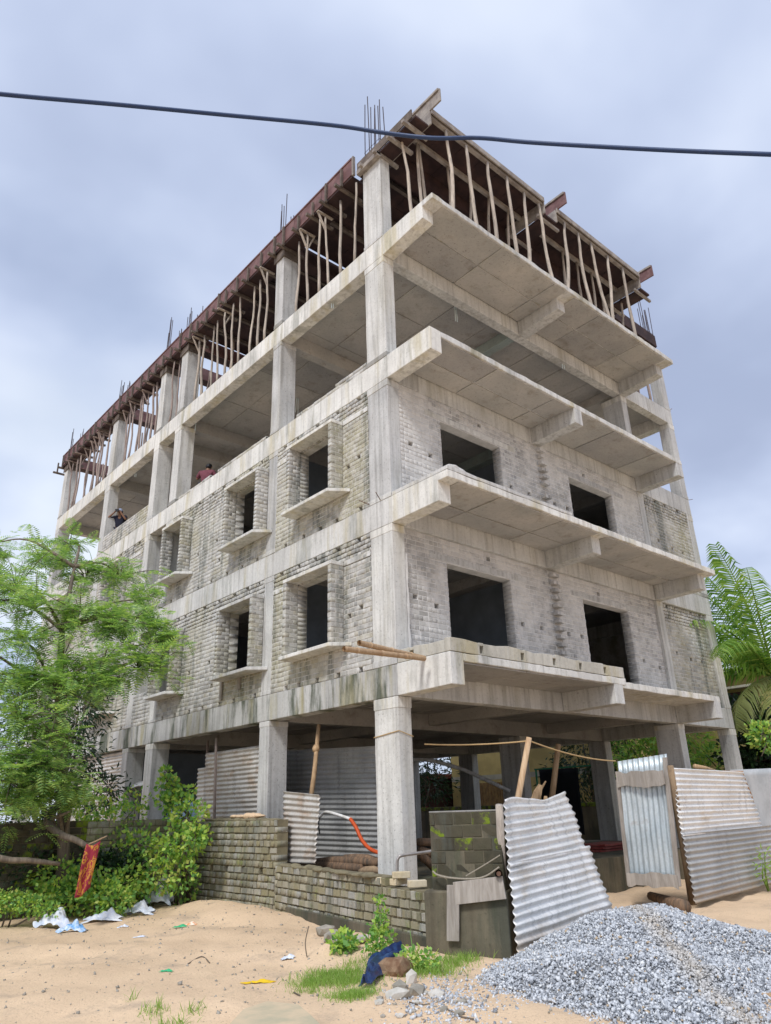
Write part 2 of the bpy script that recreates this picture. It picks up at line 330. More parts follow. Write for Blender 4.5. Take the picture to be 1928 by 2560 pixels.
def clothmat():
    m, t, b = new_mat('cloth_print', 0.85); p = pos_of(t, (7, 7, 3.5))
    n = noise(t, p, 1.6, 3, 0.5, 1.8)
    col = ramp(t, n, [(0.0, (0.20, 0.015, 0.035)), (0.50, (0.28, 0.03, 0.05)), (0.54, (0.50, 0.22, 0.03)), (0.61, (0.52, 0.27, 0.05)), (0.64, (0.22, 0.015, 0.045))])
    t.links.new(col, b.inputs['Base Color']); MAT['cloth_print'] = m
clothmat()
# ------------------------------------------------------------------ mesh helpers
class MB:
    def __init__(s): s.v = []; s.f = []; s.m = []
    def add(s, vs, fs, mi=0):
        k = len(s.v); s.v.extend([tuple(p) for p in vs]); s.f.extend([tuple(i+k for i in q) for q in fs]); s.m.extend([mi]*len(fs)); return s
    def box(s, x0, x1, y0, y1, z0, z1, mi=0):
        return s.add([(x0, y0, z0), (x1, y0, z0), (x1, y1, z0), (x0, y1, z0), (x0, y0, z1), (x1, y0, z1), (x1, y1, z1), (x0, y1, z1)],
                     [(0, 3, 2, 1), (4, 5, 6, 7), (0, 1, 5, 4), (1, 2, 6, 5), (2, 3, 7, 6), (3, 0, 4, 7)], mi)
    def rbox(s, x0, x1, y0, y1, z0, z1, j=0.006, step=0.4, mi=0):
        # a cast block: cut into lengths along its longest side, edges a few millimetres out of true (inwards only)
        d = (x1-x0, y1-y0, z1-z0); ax = d.index(max(d)); n = max(2, int(d[ax]/step)); o1, o2 = [i for i in range(3) if i != ax]
        lo, hi = (x0, y0, z0), (x1, y1, z1); rings = []
        for i in range(n+1):
            t = lo[ax]+d[ax]*(i/n)
            for (p, q) in ((0, 0), (1, 0), (1, 1), (0, 1)):
                c = [0, 0, 0]; c[ax] = t
                for o_, f_ in ((o1, p), (o2, q)): c[o_] = (hi[o_]-rnd.uniform(0, j)) if f_ else (lo[o_]+rnd.uniform(0, j))
                rings.append(tuple(c))
        F = []
        for i in range(n):
            for k in range(4): F.append((i*4+k, i*4+(k+1) % 4, (i+1)*4+(k+1) % 4, (i+1)*4+k))
        F += [(3, 2, 1, 0), (n*4, n*4+1, n*4+2, n*4+3)]
        if ax == 1: F = [tuple(reversed(f)) for f in F]
        return s.add(rings, F, mi)
    def obox(s, o, a, b, c, mi=0):
        o, a, b, c = Vector(o), Vector(a), Vector(b), Vector(c)
        if a.cross(b).dot(c) < 0: a, b = b, a
        return s.add([o, o+a, o+a+b, o+b, o+c, o+a+c, o+a+b+c, o+b+c],
                     [(0, 3, 2, 1), (4, 5, 6, 7), (0, 1, 5, 4), (1, 2, 6, 5), (2, 3, 7, 6), (3, 0, 4, 7)], mi)
    def bar(s, p, q, w, h=None, mi=0, up=(0, 0, 1)):
        p, q = Vector(p), Vector(q); d = (q-p); h = h or w; u = Vector(up)
        a = d.cross(u)
        if a.length < 1e-4: a = d.cross(Vector((1, 0, 0)))
        a.normalize(); b = a.cross(d).normalized()
        return s.obox(p-a*w/2-b*h/2, d, a*w, b*h, mi)
    def tube(s, pts, r, n=6, mi=0, cap=True):
        pts = [Vector(p) for p in pts]; k = len(pts)
        rs = r if hasattr(r, '__len__') else [r]*k
        ring = []; prev = None
        for i, p in enumerate(pts):
            d = (pts[min(i+1, k-1)]-pts[max(i-1, 0)]).normalized()
            a = prev if prev is not None else (Vector((0, 0, 1)) if abs(d.z) < 0.9 else Vector((1, 0, 0)))
            a = (a-d*a.dot(d)).normalized(); prev = a; b = d.cross(a)
            ring.append([p+(a*math.cos(t)+b*math.sin(t))*rs[i] for t in [2*math.pi*j/n for j in range(n)]])
        vs = [q for rg in ring for q in rg]; fs = []
        for i in range(k-1):
            for j in range(n):
                fs.append((i*n+j, i*n+(j+1) % n, (i+1)*n+(j+1) % n, (i+1)*n+j))
        if cap: fs.append(tuple(range(n-1, -1, -1))); fs.append(tuple((k-1)*n+j for j in range(n)))
        return s.add(vs, fs, mi)
    def blob(s, c, r, seed=0, mi=0, sub=1, rough=0.2):
        bm = bmesh.new(); bmesh.ops.create_icosphere(bm, subdivisions=sub, radius=1.0); g = random.Random(seed)
        vs = []
        for v in bm.verts:
            k = 1+g.uniform(-rough, rough); vs.append((c[0]+v.co.x*r[0]*k, c[1]+v.co.y*r[1]*k, c[2]+v.co.z*r[2]*k))
        fs = [tuple(v.index for v in f.verts) for f in bm.faces]; bm.free()
        return s.add(vs, fs, mi)
    def build(s, name, mats, parent=None, smooth=False, bevel=0.0):
        me = bpy.data.meshes.new(name); me.from_pydata(s.v, [], s.f)
        mats = mats if isinstance(mats, (list, tuple)) else [mats]
        for m in mats: me.materials.append(MAT[m])
        if len(mats) > 1: me.polygons.foreach_set('material_index', s.m)
        if smooth: me.polygons.foreach_set('use_smooth', [True]*len(me.polygons))
        me.update()
        return link(name, me, parent, bevel)
def link(name, me, parent=None, bevel=0.0):
    o = bpy.data.objects.new(name, me); COL.objects.link(o)
    if parent is not None: o.parent = parent; o.matrix_parent_inverse = INV.get(parent.name, Matrix.Identity(4))
    if bevel:
        b = o.modifiers.new('bevel', 'BEVEL'); b.width = bevel; b.segments = 2; b.limit_method = 'ANGLE'
    return o
INV = {}
def tag(o, label, cat, group=None, kind=None):
    if label: o['label'] = label
    if cat: o['category'] = cat
    if group: o['group'] = group
    if kind: o['kind'] = kind
    return o
def thing(name, loc, label, cat, group=None):
    o = bpy.data.objects.new(name, None); COL.objects.link(o); o.location = loc; o.empty_display_size = 0.2
    INV[o.name] = Matrix.Translation(-Vector(loc))
    return tag(o, label, cat, group)
def np_mesh(name, V, F, mats, parent=None, smooth=False, mi=None):
    me = bpy.data.meshes.new(name); nv, nf, k = len(V), len(F), F.shape[1]
    me.vertices.add(nv); me.vertices.foreach_set('co', np.ascontiguousarray(V, dtype=np.float32).ravel())
    me.loops.add(nf*k); me.loops.foreach_set('vertex_index', np.ascontiguousarray(F, dtype=np.int32).ravel())
    me.polygons.add(nf); me.polygons.foreach_set('loop_start', np.arange(0, nf*k, k, dtype=np.int32))
    me.polygons.foreach_set('loop_total', np.full(nf, k, dtype=np.int32))
    for m in (mats if isinstance(mats, (list, tuple)) else [mats]): me.materials.append(MAT[m])
    if mi is not None: me.polygons.foreach_set('material_index', np.ascontiguousarray(mi, dtype=np.int32))
    if smooth: me.polygons.foreach_set('use_smooth', np.ones(nf, dtype=bool))
    me.update(calc_edges=True); me.validate()
    return link(name, me, parent)

# ------------------------------------------------------------------ bricks
BF = np.array([(8, 9, 10, 11), (4, 5, 9, 8), (5, 6, 10, 9), (6, 7, 11, 10), (7, 4, 8, 11), (0, 1, 5, 4), (1, 2, 6, 5), (2, 3, 7, 6), (3, 0, 4, 7), (3, 2, 1, 0)])
def brick_local(L, Dp, H, bev=0.0045):
    a, z = L/2, H/2
    q = [(-a, -z), (-a, z), (a, z), (a, -z)]
    out = [(x, -Dp, y) for x, y in q] + [(x, -bev, y) for x, y in q]
    out += [(x-math.copysign(bev*1.2, x), 0.0, y-math.copysign(bev, y)) for x, y in q]
    return np.array(out)
_tmpl = {}
def brick_template(kind, mat):
    key = (kind, mat)
    if key not in _tmpl:
        L = 0.225 if kind == 's' else 0.108
        V = brick_local(L, 0.1, 0.075)
        V[8:] += np.random.default_rng(len(_tmpl)+3).uniform(-0.003, 0.003, (4, 3))
        me = bpy.data.meshes.new('brick'); me.from_pydata([tuple(v) for v in V], [], [tuple(int(i) for i in f) for f in BF])
        me.materials.append(MAT[mat]); me.update(); _tmpl[key] = (me, L)
    return _tmpl[key]
class Bricks:
    """collects the bricks of one thing; the ones that show largest become objects, the rest one part per wall"""
    def __init__(s): s.items = []
    def put(s, owner, c, a, n, L, Dp, H, mat): s.items.append((owner, Vector(c), Vector(a), Vector(n), L, Dp, H, mat))
    def finish(s, limit=300, seen=None):
        def size(it):
            o, c, a, n, L, Dp, H, mat = it
            d = c-Vector(CAM); fc = max(0.02, -n.dot(d.normalized()))
            if seen is not None and not seen(it): fc *= 1e-3
            return L*H*fc/d.length_squared
        order = sorted(s.items, key=size, reverse=True)
        for (o, c, a, n, L, Dp, H, mat) in order[:limit]:
            me, L0 = brick_template('s' if L > 0.16 else 'h', mat)
            ob = bpy.data.objects.new('brick', me); COL.objects.link(ob); ob.parent = o
            M = Matrix.Identity(4)
            rot = Matrix.Rotation(rnd.uniform(-0.012, 0.012), 3, 'Z')
            cols = (rot @ a*(L/L0), rot @ n*(Dp/0.1), Vector((0, 0, H/0.075)))
            for j in range(3):
                for i in range(3): M[i][j] = cols[j][i]
                M[j][3] = c[j]
            ob.matrix_parent_inverse = owner_inv(o); ob.matrix_basis = M
        rest = {}
        for it in order[limit:]: rest.setdefault((it[0].name, it[7]), []).append(it)
        for (on, mat), its in rest.items():
            V = []; F = []
            for k, (o, c, a, n, L, Dp, H, m) in enumerate(its):
                B = brick_local(L, Dp, H); B[8:] += rng.uniform(-0.003, 0.003, (4, 3))
                R = np.array([a, n, (0, 0, 1)]); V.append(B@R+np.array(c)); F.append(BF+12*k)
            ob = np_mesh('brickwork', np.concatenate(V), np.concatenate(F), mat, its[0][0]); ob['kind'] = 'stuff'
            ob.matrix_parent_inverse = owner_inv(its[0][0])
def owner_inv(o):
    r = o
    while r.parent is not None: r = r.parent
    return INV.get(r.name, Matrix.Identity(4)) if o.parent is None else Matrix.Identity(4)

def brick_wall(coll, parent, p0, n, length, z0, z1, openings=(), thick=0.23, course=0.0965, mats=('brick_long_side', 'mortar_long_side'), joint=0.011, solid_ends=False, rough_h=0.003,
               bond='english', deep_top=0.0, top_gap=0.0, holes=(), name='wall', recess=0.005, ragged=0.0, skip_face=False, jit=0.0025, zfun=None):
    n = Vector(n); a = n.cross(Vector((0, 0, 1))); p0 = Vector(p0)
    nc = max(1, int(round((z1-z0)/course))); ch = (z1-z0)/nc
    ops = [tuple(o) for o in openings]
    for (ha, hz) in holes:
        k = min(nc-1, max(0, int((hz-z0)/ch))); ops.append((ha-0.055, ha+0.055, z0+k*ch, z0+(k+1)*ch))
    if top_gap:
        x = rnd.uniform(0.1, 0.5)
        while x < length-0.15:
            ops.append((x, x+rnd.uniform(0.09, 0.15), z0+(nc-1)*ch, z1)); x += rnd.uniform(0.35, 0.35+0.5/top_gap)
    mb = MB(); specs = []
    for k in range(nc):
        za, zb = z0+k*ch, z0+(k+1)*ch; zc = (za+zb)/2
        iv = [(0.0, length)]
        for (o0, o1, oz0, oz1) in ops:
            if oz0 < zc < oz1:
                nv = []
                for (s, e) in iv:
                    if o1 <= s or o0 >= e: nv.append((s, e)); continue
                    if o0 > s: nv.append((s, o0))
                    if o1 < e: nv.append((o1, e))
                iv = nv
        if zfun is not None:
            iv = [(max(s, zfun(zc)[0]), min(e, zfun(zc)[1])) for s, e in iv]
        dt = bool(deep_top and zb > z1-deep_top); rc = 0.055 if dt else recess; jt = 0.019 if dt else joint
        stretch = {'english': k % 2 == 0, 'garden': k % 3 == 1}.get(bond, True) and not dt
        pitch = 0.236 if stretch else 0.119
        off = (0.0 if k % 2 == 0 else 0.06) if bond in ('english', 'garden') else (0.0 if k % 2 == 0 else 0.118)
        for (s, e) in iv:
            if e-s < 0.03: continue
            e0 = 0.006 if solid_ends else 0.0; i0 = e0 if s < 1e-6 else 0.008; i1 = e0 if e > length-1e-6 else 0.008
            rr = 0.02 if ragged and k == nc-1 else 0
            mb.obox(p0+a*(s+i0)-n*rc+Vector((0, 0, za-p0.z)), a*(e-s-i0-i1), -n*(thick-rc-0.004), Vector((0, 0, ch-rr)))
            q = math.floor((s-off)/pitch)*pitch+off+(rnd.uniform(-.03, .03) if bond == 'garden' else 0)
            while q < e:
                b0, b1 = max(q, s), min(q+pitch-jt-rnd.uniform(0, rough_h), e); q += pitch
                if b1-b0 < 0.035: continue
                if ragged and k >= nc-1 and rnd.random() < ragged: continue
                end = (b0 - s < 0.012 and s > 0.01) or (e-b1 < 0.012 and e < length-0.01)
                Dp = thick-0.012 if (end or (solid_ends and (b0 < 0.03 or b1 > length-0.03))) else 0.10
                jn = rnd.uniform(-jit, jit*1.6)*(3 if dt else 1)
                c = p0+a*((b0+b1)/2)+n*jn; c.z = zc+rnd.uniform(-0.002, 0.002)-rough_h*0.3*rnd.random()
                specs.append((c, b1-b0, Dp, ch-jt-0.0005+rnd.uniform(-0.003-rough_h, 0.002)))
    w = mb.build(name, mats[1], parent)
    for (c, L, Dp, H) in specs: coll.put(w, c, a, n, L, Dp, H, mats[0])
    return w

# ------------------------------------------------------------------ ground
from mathutils import noise as mnoise
def hgt(x, y):
    h = 0.05*math.exp(-((x+1.6)**2/0.9+(y-2.2)**2/9.0)) + 0.13*math.exp(-((x+0.9)**2/0.35+(y-3.6)**2/3.5))
    h += 0.10*math.exp(-((x+1.9)**2/0.25+(y+1.0)**2/0.5))
    h += 0.02*math.sin(x*1.7+0.4)*math.sin(y*1.3)+0.012*math.sin(x*4.1+y*2.7)+0.008*math.sin(x*7.3-y*6.1)
    if abs(x) < 20 and abs(y) < 20:
        h += 0.030*mnoise.noise(Vector((x*1.4, y*1.4, 0.3)))+0.018*mnoise.noise(Vector((x*3.7, y*3.7, 4.1)))
    d = math.hypot(x+2, y+2)
    if d > 30: h *= max(0.0, 1-(d-30)/20)
    return h
def axis_pts():
    p = list(np.arange(-11, 11.01, 0.10)); far = [12.5, 14.5, 17, 21, 27, 36, 50, 80, 140, 260, 520, 900]
    return np.array([-f for f in reversed(far)]+p+far)
gx = axis_pts()-1.0; gy = axis_pts()-1.0
V = np.array([(x, y, hgt(x, y)+0.006*rnd.uniform(-1, 1)*(1 if abs(x) < 12 and abs(y) < 12 else 0)) for x in gx for y in gy])
nx, ny = len(gx), len(gy)
F = np.array([(i*ny+j, (i+1)*ny+j, (i+1)*ny+j+1, i*ny+j+1) for i in range(nx-1) for j in range(ny-1)])
g = np_mesh('ground', V, F, 'sand', smooth=True); g['kind'] = 'structure'

# ------------------------------------------------------------------ the unfinished building
BLD = thing('unfinished_building', (0, 0, 0), 'unfinished four-storey concrete frame building with grey brick walls and open upper floors', 'building')
ZB = [3.36, 6.455, 9.55, 12.645]; BD = 0.53; ZT = [z+BD for z in ZB]; TH = 0.14
XW, YL = 12.2, 20.8
def part(mb, name, mat, parent=BLD, bevel=0.012): return mb.build(name, mat, parent, bevel=bevel)
# columns: x0,x1,y0,y1
LC = [(0, .30, 0, .62), (0, .46, 3.94, 4.31), (0, .46, 9.42, 9.86), (0, .48, 10.99, 11.36), (0, .36, 15.0, 15.46), (0, .45, 20.36, 20.78)]
RC = [(9.15, 9.45, 0, .64), (11.86, 12.2, 0, .34)]
IC = [(7.9, 8.2, 3.9, 4.66), (11.86, 12.18, 3.86, 4.46), (11.86, 12.18, 9.35, 10.0), (7.9, 8.2, 9.4, 10.1), (4.4, 4.7, 9.4, 9.9), (11.86, 12.18, 12.4, 12.95),
      (11.86, 12.18, 16.2, 16.8), (11.86, 12.18, 20.3, 20.78), (7.9, 8.2, 15.0, 15.6), (7.9, 8.2, 20.3, 20.78), (4.4, 4.7, 15.0, 15.6)]
top_cols = []
for ci, (x0, x1, y0, y1) in enumerate(LC+RC+IC):
    zlev = [(-0.25, ZB[0])] + [(ZT[i]-0.002, ZB[i+1]) for i in range(3)] + [(ZT[3]-0.002, 15.55)]
    for fl, (za, zb) in enumerate(zlev):
        if fl in (1, 2) and ci >= len(LC)+len(RC): continue
        m = 'concrete'
        c = part(MB().rbox(x0, x1, y0, y1, za, zb), 'column', m)
        if fl and ci < len(LC)+len(RC):
            MB().box(x0-0.005, x1+0.005, y0-0.005, y1+0.005, za+0.004, za+rnd.uniform(0.07, 0.13)).build('kicker', 'plaster_grey' if rnd.random() < .4 else 'concrete', c, bevel=0.006)
        if fl < 4 and ci < len(LC)+len(RC):
            MB().box(x0-0.004, x1+0.004, y0-0.004, y1+0.004, zb-rnd.uniform(0.10, 0.2), zb-0.004).build('collar', 'concrete_beam', c, bevel=0.006)
        if fl == 4: top_cols.append((c, x0, x1, y0, y1))
        if fl == 0 and ci == 0: corner_col = c
# beams
def beam(x0, x1, y0, y1, lev, mat='concrete_beam', d=BD, dz=0.0):
    return part(MB().rbox(x0, x1, y0, y1, ZT[lev]-d, ZT[lev]+dz, 0.008, 0.3), 'beam', mat)
for i in range(4):
    beam(-0.004, 0.30, 0.0, YL, i, 'concrete_mossy' if i == 0 else 'concrete_beam')
    beam(0.302, XW, -0.004, 0.25, i, 'concrete')
    beam(11.9, XW+0.003, 0.252, YL, i, 'concrete')
    for y0 in (3.96, 9.5, 11.0, 15.05, YL-0.3):
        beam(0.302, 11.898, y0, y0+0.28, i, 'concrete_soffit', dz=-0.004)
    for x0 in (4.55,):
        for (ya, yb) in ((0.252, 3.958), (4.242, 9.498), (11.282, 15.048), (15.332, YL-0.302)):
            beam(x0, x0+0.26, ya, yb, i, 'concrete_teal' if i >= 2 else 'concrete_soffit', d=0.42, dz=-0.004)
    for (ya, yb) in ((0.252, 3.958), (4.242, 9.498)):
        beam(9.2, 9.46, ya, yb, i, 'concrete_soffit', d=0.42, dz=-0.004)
    # cantilever beams carrying the balconies
    for k, x0 in enumerate((-0.004, 4.55, 9.12)):
        ye = {0: (-1.26, -1.26, -1.02), 1: (-1.22, -1.22, -1.22), 2: (-1.25, -1.25, -1.25), 3: (-1.25, -1.22, -1.22)}[i][k]
        zb0 = ZB[i]; zb1 = ZB[i]+(0.09 if i == 3 else 0.02)
        zt = ZT[i]-(0.012 if k else 0.0); w = 0.30 if k else 0.304
        mb = MB().add([(x0, ye, zb1), (x0+w, ye, zb1), (x0+w, -0.006, zb0), (x0, -0.006, zb0), (x0, ye, zt), (x0+w, ye, zt), (x0+w, -0.006, zt), (x0, -0.006, zt)],
                      [(0, 3, 2, 1), (4, 5, 6, 7), (0, 1, 5, 4), (1, 2, 6, 5), (2, 3, 7, 6), (3, 0, 4, 7)])
        part(mb, 'cantilever_beam', 'concrete_beam' if k == 0 else 'concrete')
# slabs with formwork panel marks on the soffit
def panels(slab, x0, x1, y0, y1, z, sx, sy, jx=0.0):
    xs = [x0]; x = x0+sx*rnd.uniform(0.55, 1.0)
    while x < x1-0.3: xs.append(x); x += sx
    xs.append(x1); ys = [y0]; y = y0+sy*rnd.uniform(0.6, 1.0)
    while y < y1-0.3: ys.append(y); y += sy
    ys.append(y1)
    for i in range(len(xs)-1):
        for j in range(len(ys)-1):
            gp = rnd.uniform(0.012, 0.021); dz = rnd.uniform(0.012, 0.024)
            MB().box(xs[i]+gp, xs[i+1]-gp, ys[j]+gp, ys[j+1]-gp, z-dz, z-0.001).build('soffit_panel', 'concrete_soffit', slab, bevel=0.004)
bx = [0.302, 4.548, 4.812, 9.198, 9.462, 11.898]
rows = [0.252, 3.958, 4.242, 9.498, 9.782, 10.998, 11.282, 15.048, 15.332, YL-0.302]
for i in range(4):
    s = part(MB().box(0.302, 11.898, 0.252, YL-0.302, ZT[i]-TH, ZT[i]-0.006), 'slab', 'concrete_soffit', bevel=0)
    for (xa, xb) in ((0.302, 4.548), (4.812, 9.198)) if i in (0, 3) else ((0.302, 4.548),):
        for (ya, yb) in ((0.252, 3.958), (4.242, 9.498)):
            panels(s, xa, xb, ya, yb, ZT[i]-TH, 1.25, 2.0)
    if i == 3:
        panels(s, 0.302, 4.548, 11.282, 15.048, ZT[i]-TH, 1.25, 2.0); panels(s, 0.302, 4.548, 15.332, YL-0.302, ZT[i]-TH, 1.25, 2.0)
    spans = {0: [(0.30, 4.98, -1.27), (4.984, 9.43, -1.03)], 1: [(-0.002, 9.62, -1.46)], 2: [(0.30, 9.43, -1.262)], 3: [(-0.002, 9.52, -1.56)]}[i]
    for (xa, xb, ye) in spans:
        zt_ = ZT[i]+(0.0 if i != 3 else 0.002)
        bs = part(MB().rbox(xa, xb, ye, -0.008, ZT[i]-TH, zt_+0.006, 0.014, 0.18), 'balcony_slab', 'concrete_beam')
        for (pa, pb) in ((0.31, 4.54), (4.86, 9.10)):
            if pa >= xa-0.05 and pb <= xb+0.05: panels(bs, pa, pb, ye+0.035, -0.012, ZT[i]-TH+0.004, 1.9, 0.95)
# mortar kerbs along the balcony edges
def kerb(pts, h, w, mat, holes=()):
    mb = MB()
    for (p, q) in zip(pts[:-1], pts[1:]):
        p, q = Vector(p), Vector(q); L = (q-p).length; d = (q-p)/L; nn = Vector((d.y, -d.x, 0)); s = 0.0; k = max(2, int(L/0.22))
        cuts = sorted([h_ for h_ in holes if 0 < h_ < L]) if len(pts) >= 2 else []
        e = [0.0]
        for h_ in cuts: e += [h_-0.05, h_+0.05]
        e.append(L)
        for a_, b_ in zip(e[::2], e[1::2]):
            st = max(1, int((b_-a_)/0.25)); hs = [h*(1+0.07*math.sin(5.1*(a_+(b_-a_)*t_/st))+0.05*math.sin(13.7*(a_+(b_-a_)*t_/st)+1)) for t_ in range(st+1)]
            for t in range(st):
                u0, u1 = a_+(b_-a_)*t/st, a_+(b_-a_)*(t+1)/st
                o = p+d*u0
                A = [o, o+d*(u1-u0), o+d*(u1-u0)-nn*w, o-nn*w]; up0, up1 = Vector((0, 0, hs[t])), Vector((0, 0, hs[t+1]))
                mb.add(A+[A[0]+up0, A[1]+up1, A[2]+up1, A[3]+up0], [(0, 3, 2, 1), (4, 5, 6, 7), (0, 1, 5, 4), (1, 2, 6, 5), (2, 3, 7, 6), (3, 0, 4, 7)])
        for h_ in cuts:
            o = p+d*(h_-0.055)-nn*0.004
            mb.obox(o+Vector((0, 0, h*0.74)), d*0.11, -nn*(w-0.01), Vector((0, 0, h*0.24)))
            mb.obox(o, d*0.11, -nn*(w-0.01), Vector((0, 0, h*0.14)))
            mb.obox(o-nn*(w-0.02), d*0.11, -nn*0.02, Vector((0, 0, h*0.9)))
    return mb.build('kerb', mat, BLD, bevel=0.008)
kerb([(0.003, -0.02, ZT[0]+0.007), (0.003, -1.142, ZT[0]+0.007)], 0.21, 0.12, 'kerb_mortar', (0.35,))
kerb([(0.0, -1.265, ZT[0]+0.007), (4.95, -1.265, ZT[0]+0.007)], 0.21, 0.12, 'kerb_mortar', (0.75, 1.8, 2.7, 3.5, 4.3))
kerb([(0.003, -0.02, ZT[1]+0.007), (0.003, -1.30, ZT[1]+0.007)], 0.07, 0.15, 'concrete_beam')
kerb([(0.0, -1.455, ZT[1]+0.007), (3.6, -1.455, ZT[1]+0.007)], 0.07, 0.15, 'concrete_beam')
part(MB().blob((0.32, -1.36, ZT[1]+0.10), (0.26, 0.09, 0.09), 3, sub=2), 'mortar_lump', 'concrete_beam')

# brick walls of the long side (x = 0)
BB = Bricks(); LS = ('brick_long_side', 'mortar_long_side'); SS = ('brick_short_side', 'mortar_short_side')
NX, NY = (-1, 0, 0), (0, -1, 0)
def lwall(y0, y1, z0, z1, ops=(), **k):
    return brick_wall(BB, BLD, (0.004, y0, z0), NX, y1-y0, z0, z1, [(a-y0, b-y0, c, d) for a, b, c, d in ops], mats=LS, **k)
WINS = [(1.56, 2.98), (4.42, 5.77), (8.26, 9.42), (12.56, 13.80), (17.0, 18.3)]
for fl in (0, 1):
    z0, z1 = ZT[fl], ZB[fl+1]; s, t = z0+0.60, z0+2.11
    hz = [(y, z0+0.06) for y in np.arange(0.35, 3.2, 0.62)]
    kw = dict(deep_top=0.42, top_gap=1.0)
    lwall(0.624, 3.938, z0, z1, [(1.56, 2.98, s, t)], holes=[(a+rnd.uniform(-.1, .1), b) for a, b in hz]+[(0.32, s+0.62), (0.66, s+0.45), (2.72, s+0.3)], **kw)
    lwall(4.312, 9.418, z0, z1, [(4.42, 5.77, s, t), (8.26, 9.42, s, t)], holes=[(a+rnd.uniform(-.1, .1), z0+0.06) for a in np.arange(0.3, 4.9, 0.75)]+[(2.4, s+0.5), (3.4, s+0.4), (2.2, s-0.1)], **kw)
    lwall(9.862, 10.988, z0, z0+0.86)
    lwall(11.362, 14.998, z0, z1, [(12.56, 13.80, s, t)], holes=[(a, z0+0.06) for a in np.arange(0.3, 3.4, 0.7)], **kw)
    lwall(15.462, 20.358, z0, z1, [(17.0, 18.3, s, t)], **kw)
    # lintel bands
    for (a, b) in ((0.63, 1.43), (3.12, 3.93), (4.32, 4.36), (5.9, 6.5), (11.4, 12.4)):
        part(MB().box(-0.006, 0.1, a, b, t-0.005, t+0.10), 'lintel_band', 'concrete_beam', bevel=0.006)
    # projecting window boxes
    for wi, (a, b) in enumerate(WINS):
        p = 0.30
        for (fa, fb) in ((a-0.115, a-0.002), (b+0.002, b+0.115)):
            if fb > 9.42 and fa < 9.8: fa, fb = 9.30, 9.412
            cz = int(round((t-s)/0.0965)); chh = (t-s)/cz
            core = part(MB().box(-p+0.004, -0.003, fa+0.004, fb-0.004, s, t), 'fin', LS[1], bevel=0)
            for k in range(cz):
                zc = s+(k+0.5)*chh; segs = ((-p, -0.115), (-0.105, -0.004)) if k % 2 else ((-p, -0.20), (-0.19, -0.004))
                for (xa, xb) in segs:
                    # seen faces: the -y side and the -x front
                    BB.put(core, ((xa+xb)/2, fa+rnd.uniform(-.003, .002), zc), (-1, 0, 0), (0, -1, 0), xb-xa, fb-fa-0.004, chh-0.011, LS[0])
        part(MB().box(-p-0.01, -0.003, a-0.125, min(b+0.125, 9.41) if wi == 2 else b+0.125, t+0.001, t+0.075), 'window_hood', 'concrete_beam', bevel=0.008)
        mb = MB(); yb = min(b+0.13, 9.40) if wi == 2 else b+0.15
        x_r = rnd.uniform(-0.40, -0.36)
        mb.add([(x_r, a-0.10, s-0.085), (x_r, yb, s-0.085), (-0.006, yb, s-0.085), (-0.006, a-0.36, s-0.085), (x_r, a-0.10, s-0.012), (x_r, yb, s-0.012), (-0.006, yb, s-0.001), (-0.006, a-0.36, s-0.012)],
               [(0, 1, 2, 3), (4, 7, 6, 5), (0, 4, 5, 1), (1, 5, 6, 2), (2, 6, 7, 3), (3, 7, 4, 0)])
        part(mb, 'sill', 'concrete_beam', bevel=0.012)
# low parapets on the open third floor
for (a, b, hh) in ((0.624, 3.2, 0.087), (4.5, 6.9, 0.087), (7.3, 9.2, 0.087)):
    lwall(a, b, ZT[2]+0.002, ZT[2]+hh, bond='stretcher', ragged=0.12, name='parapet')
lwall(0.63, 1.7, ZT[2]+0.09, ZT[2]+0.172, bond='stretcher', ragged=0.1, name='parapet')
lwall(11.362, 14.998, ZT[2]+0.002, ZT[2]+0.58, name='parapet')
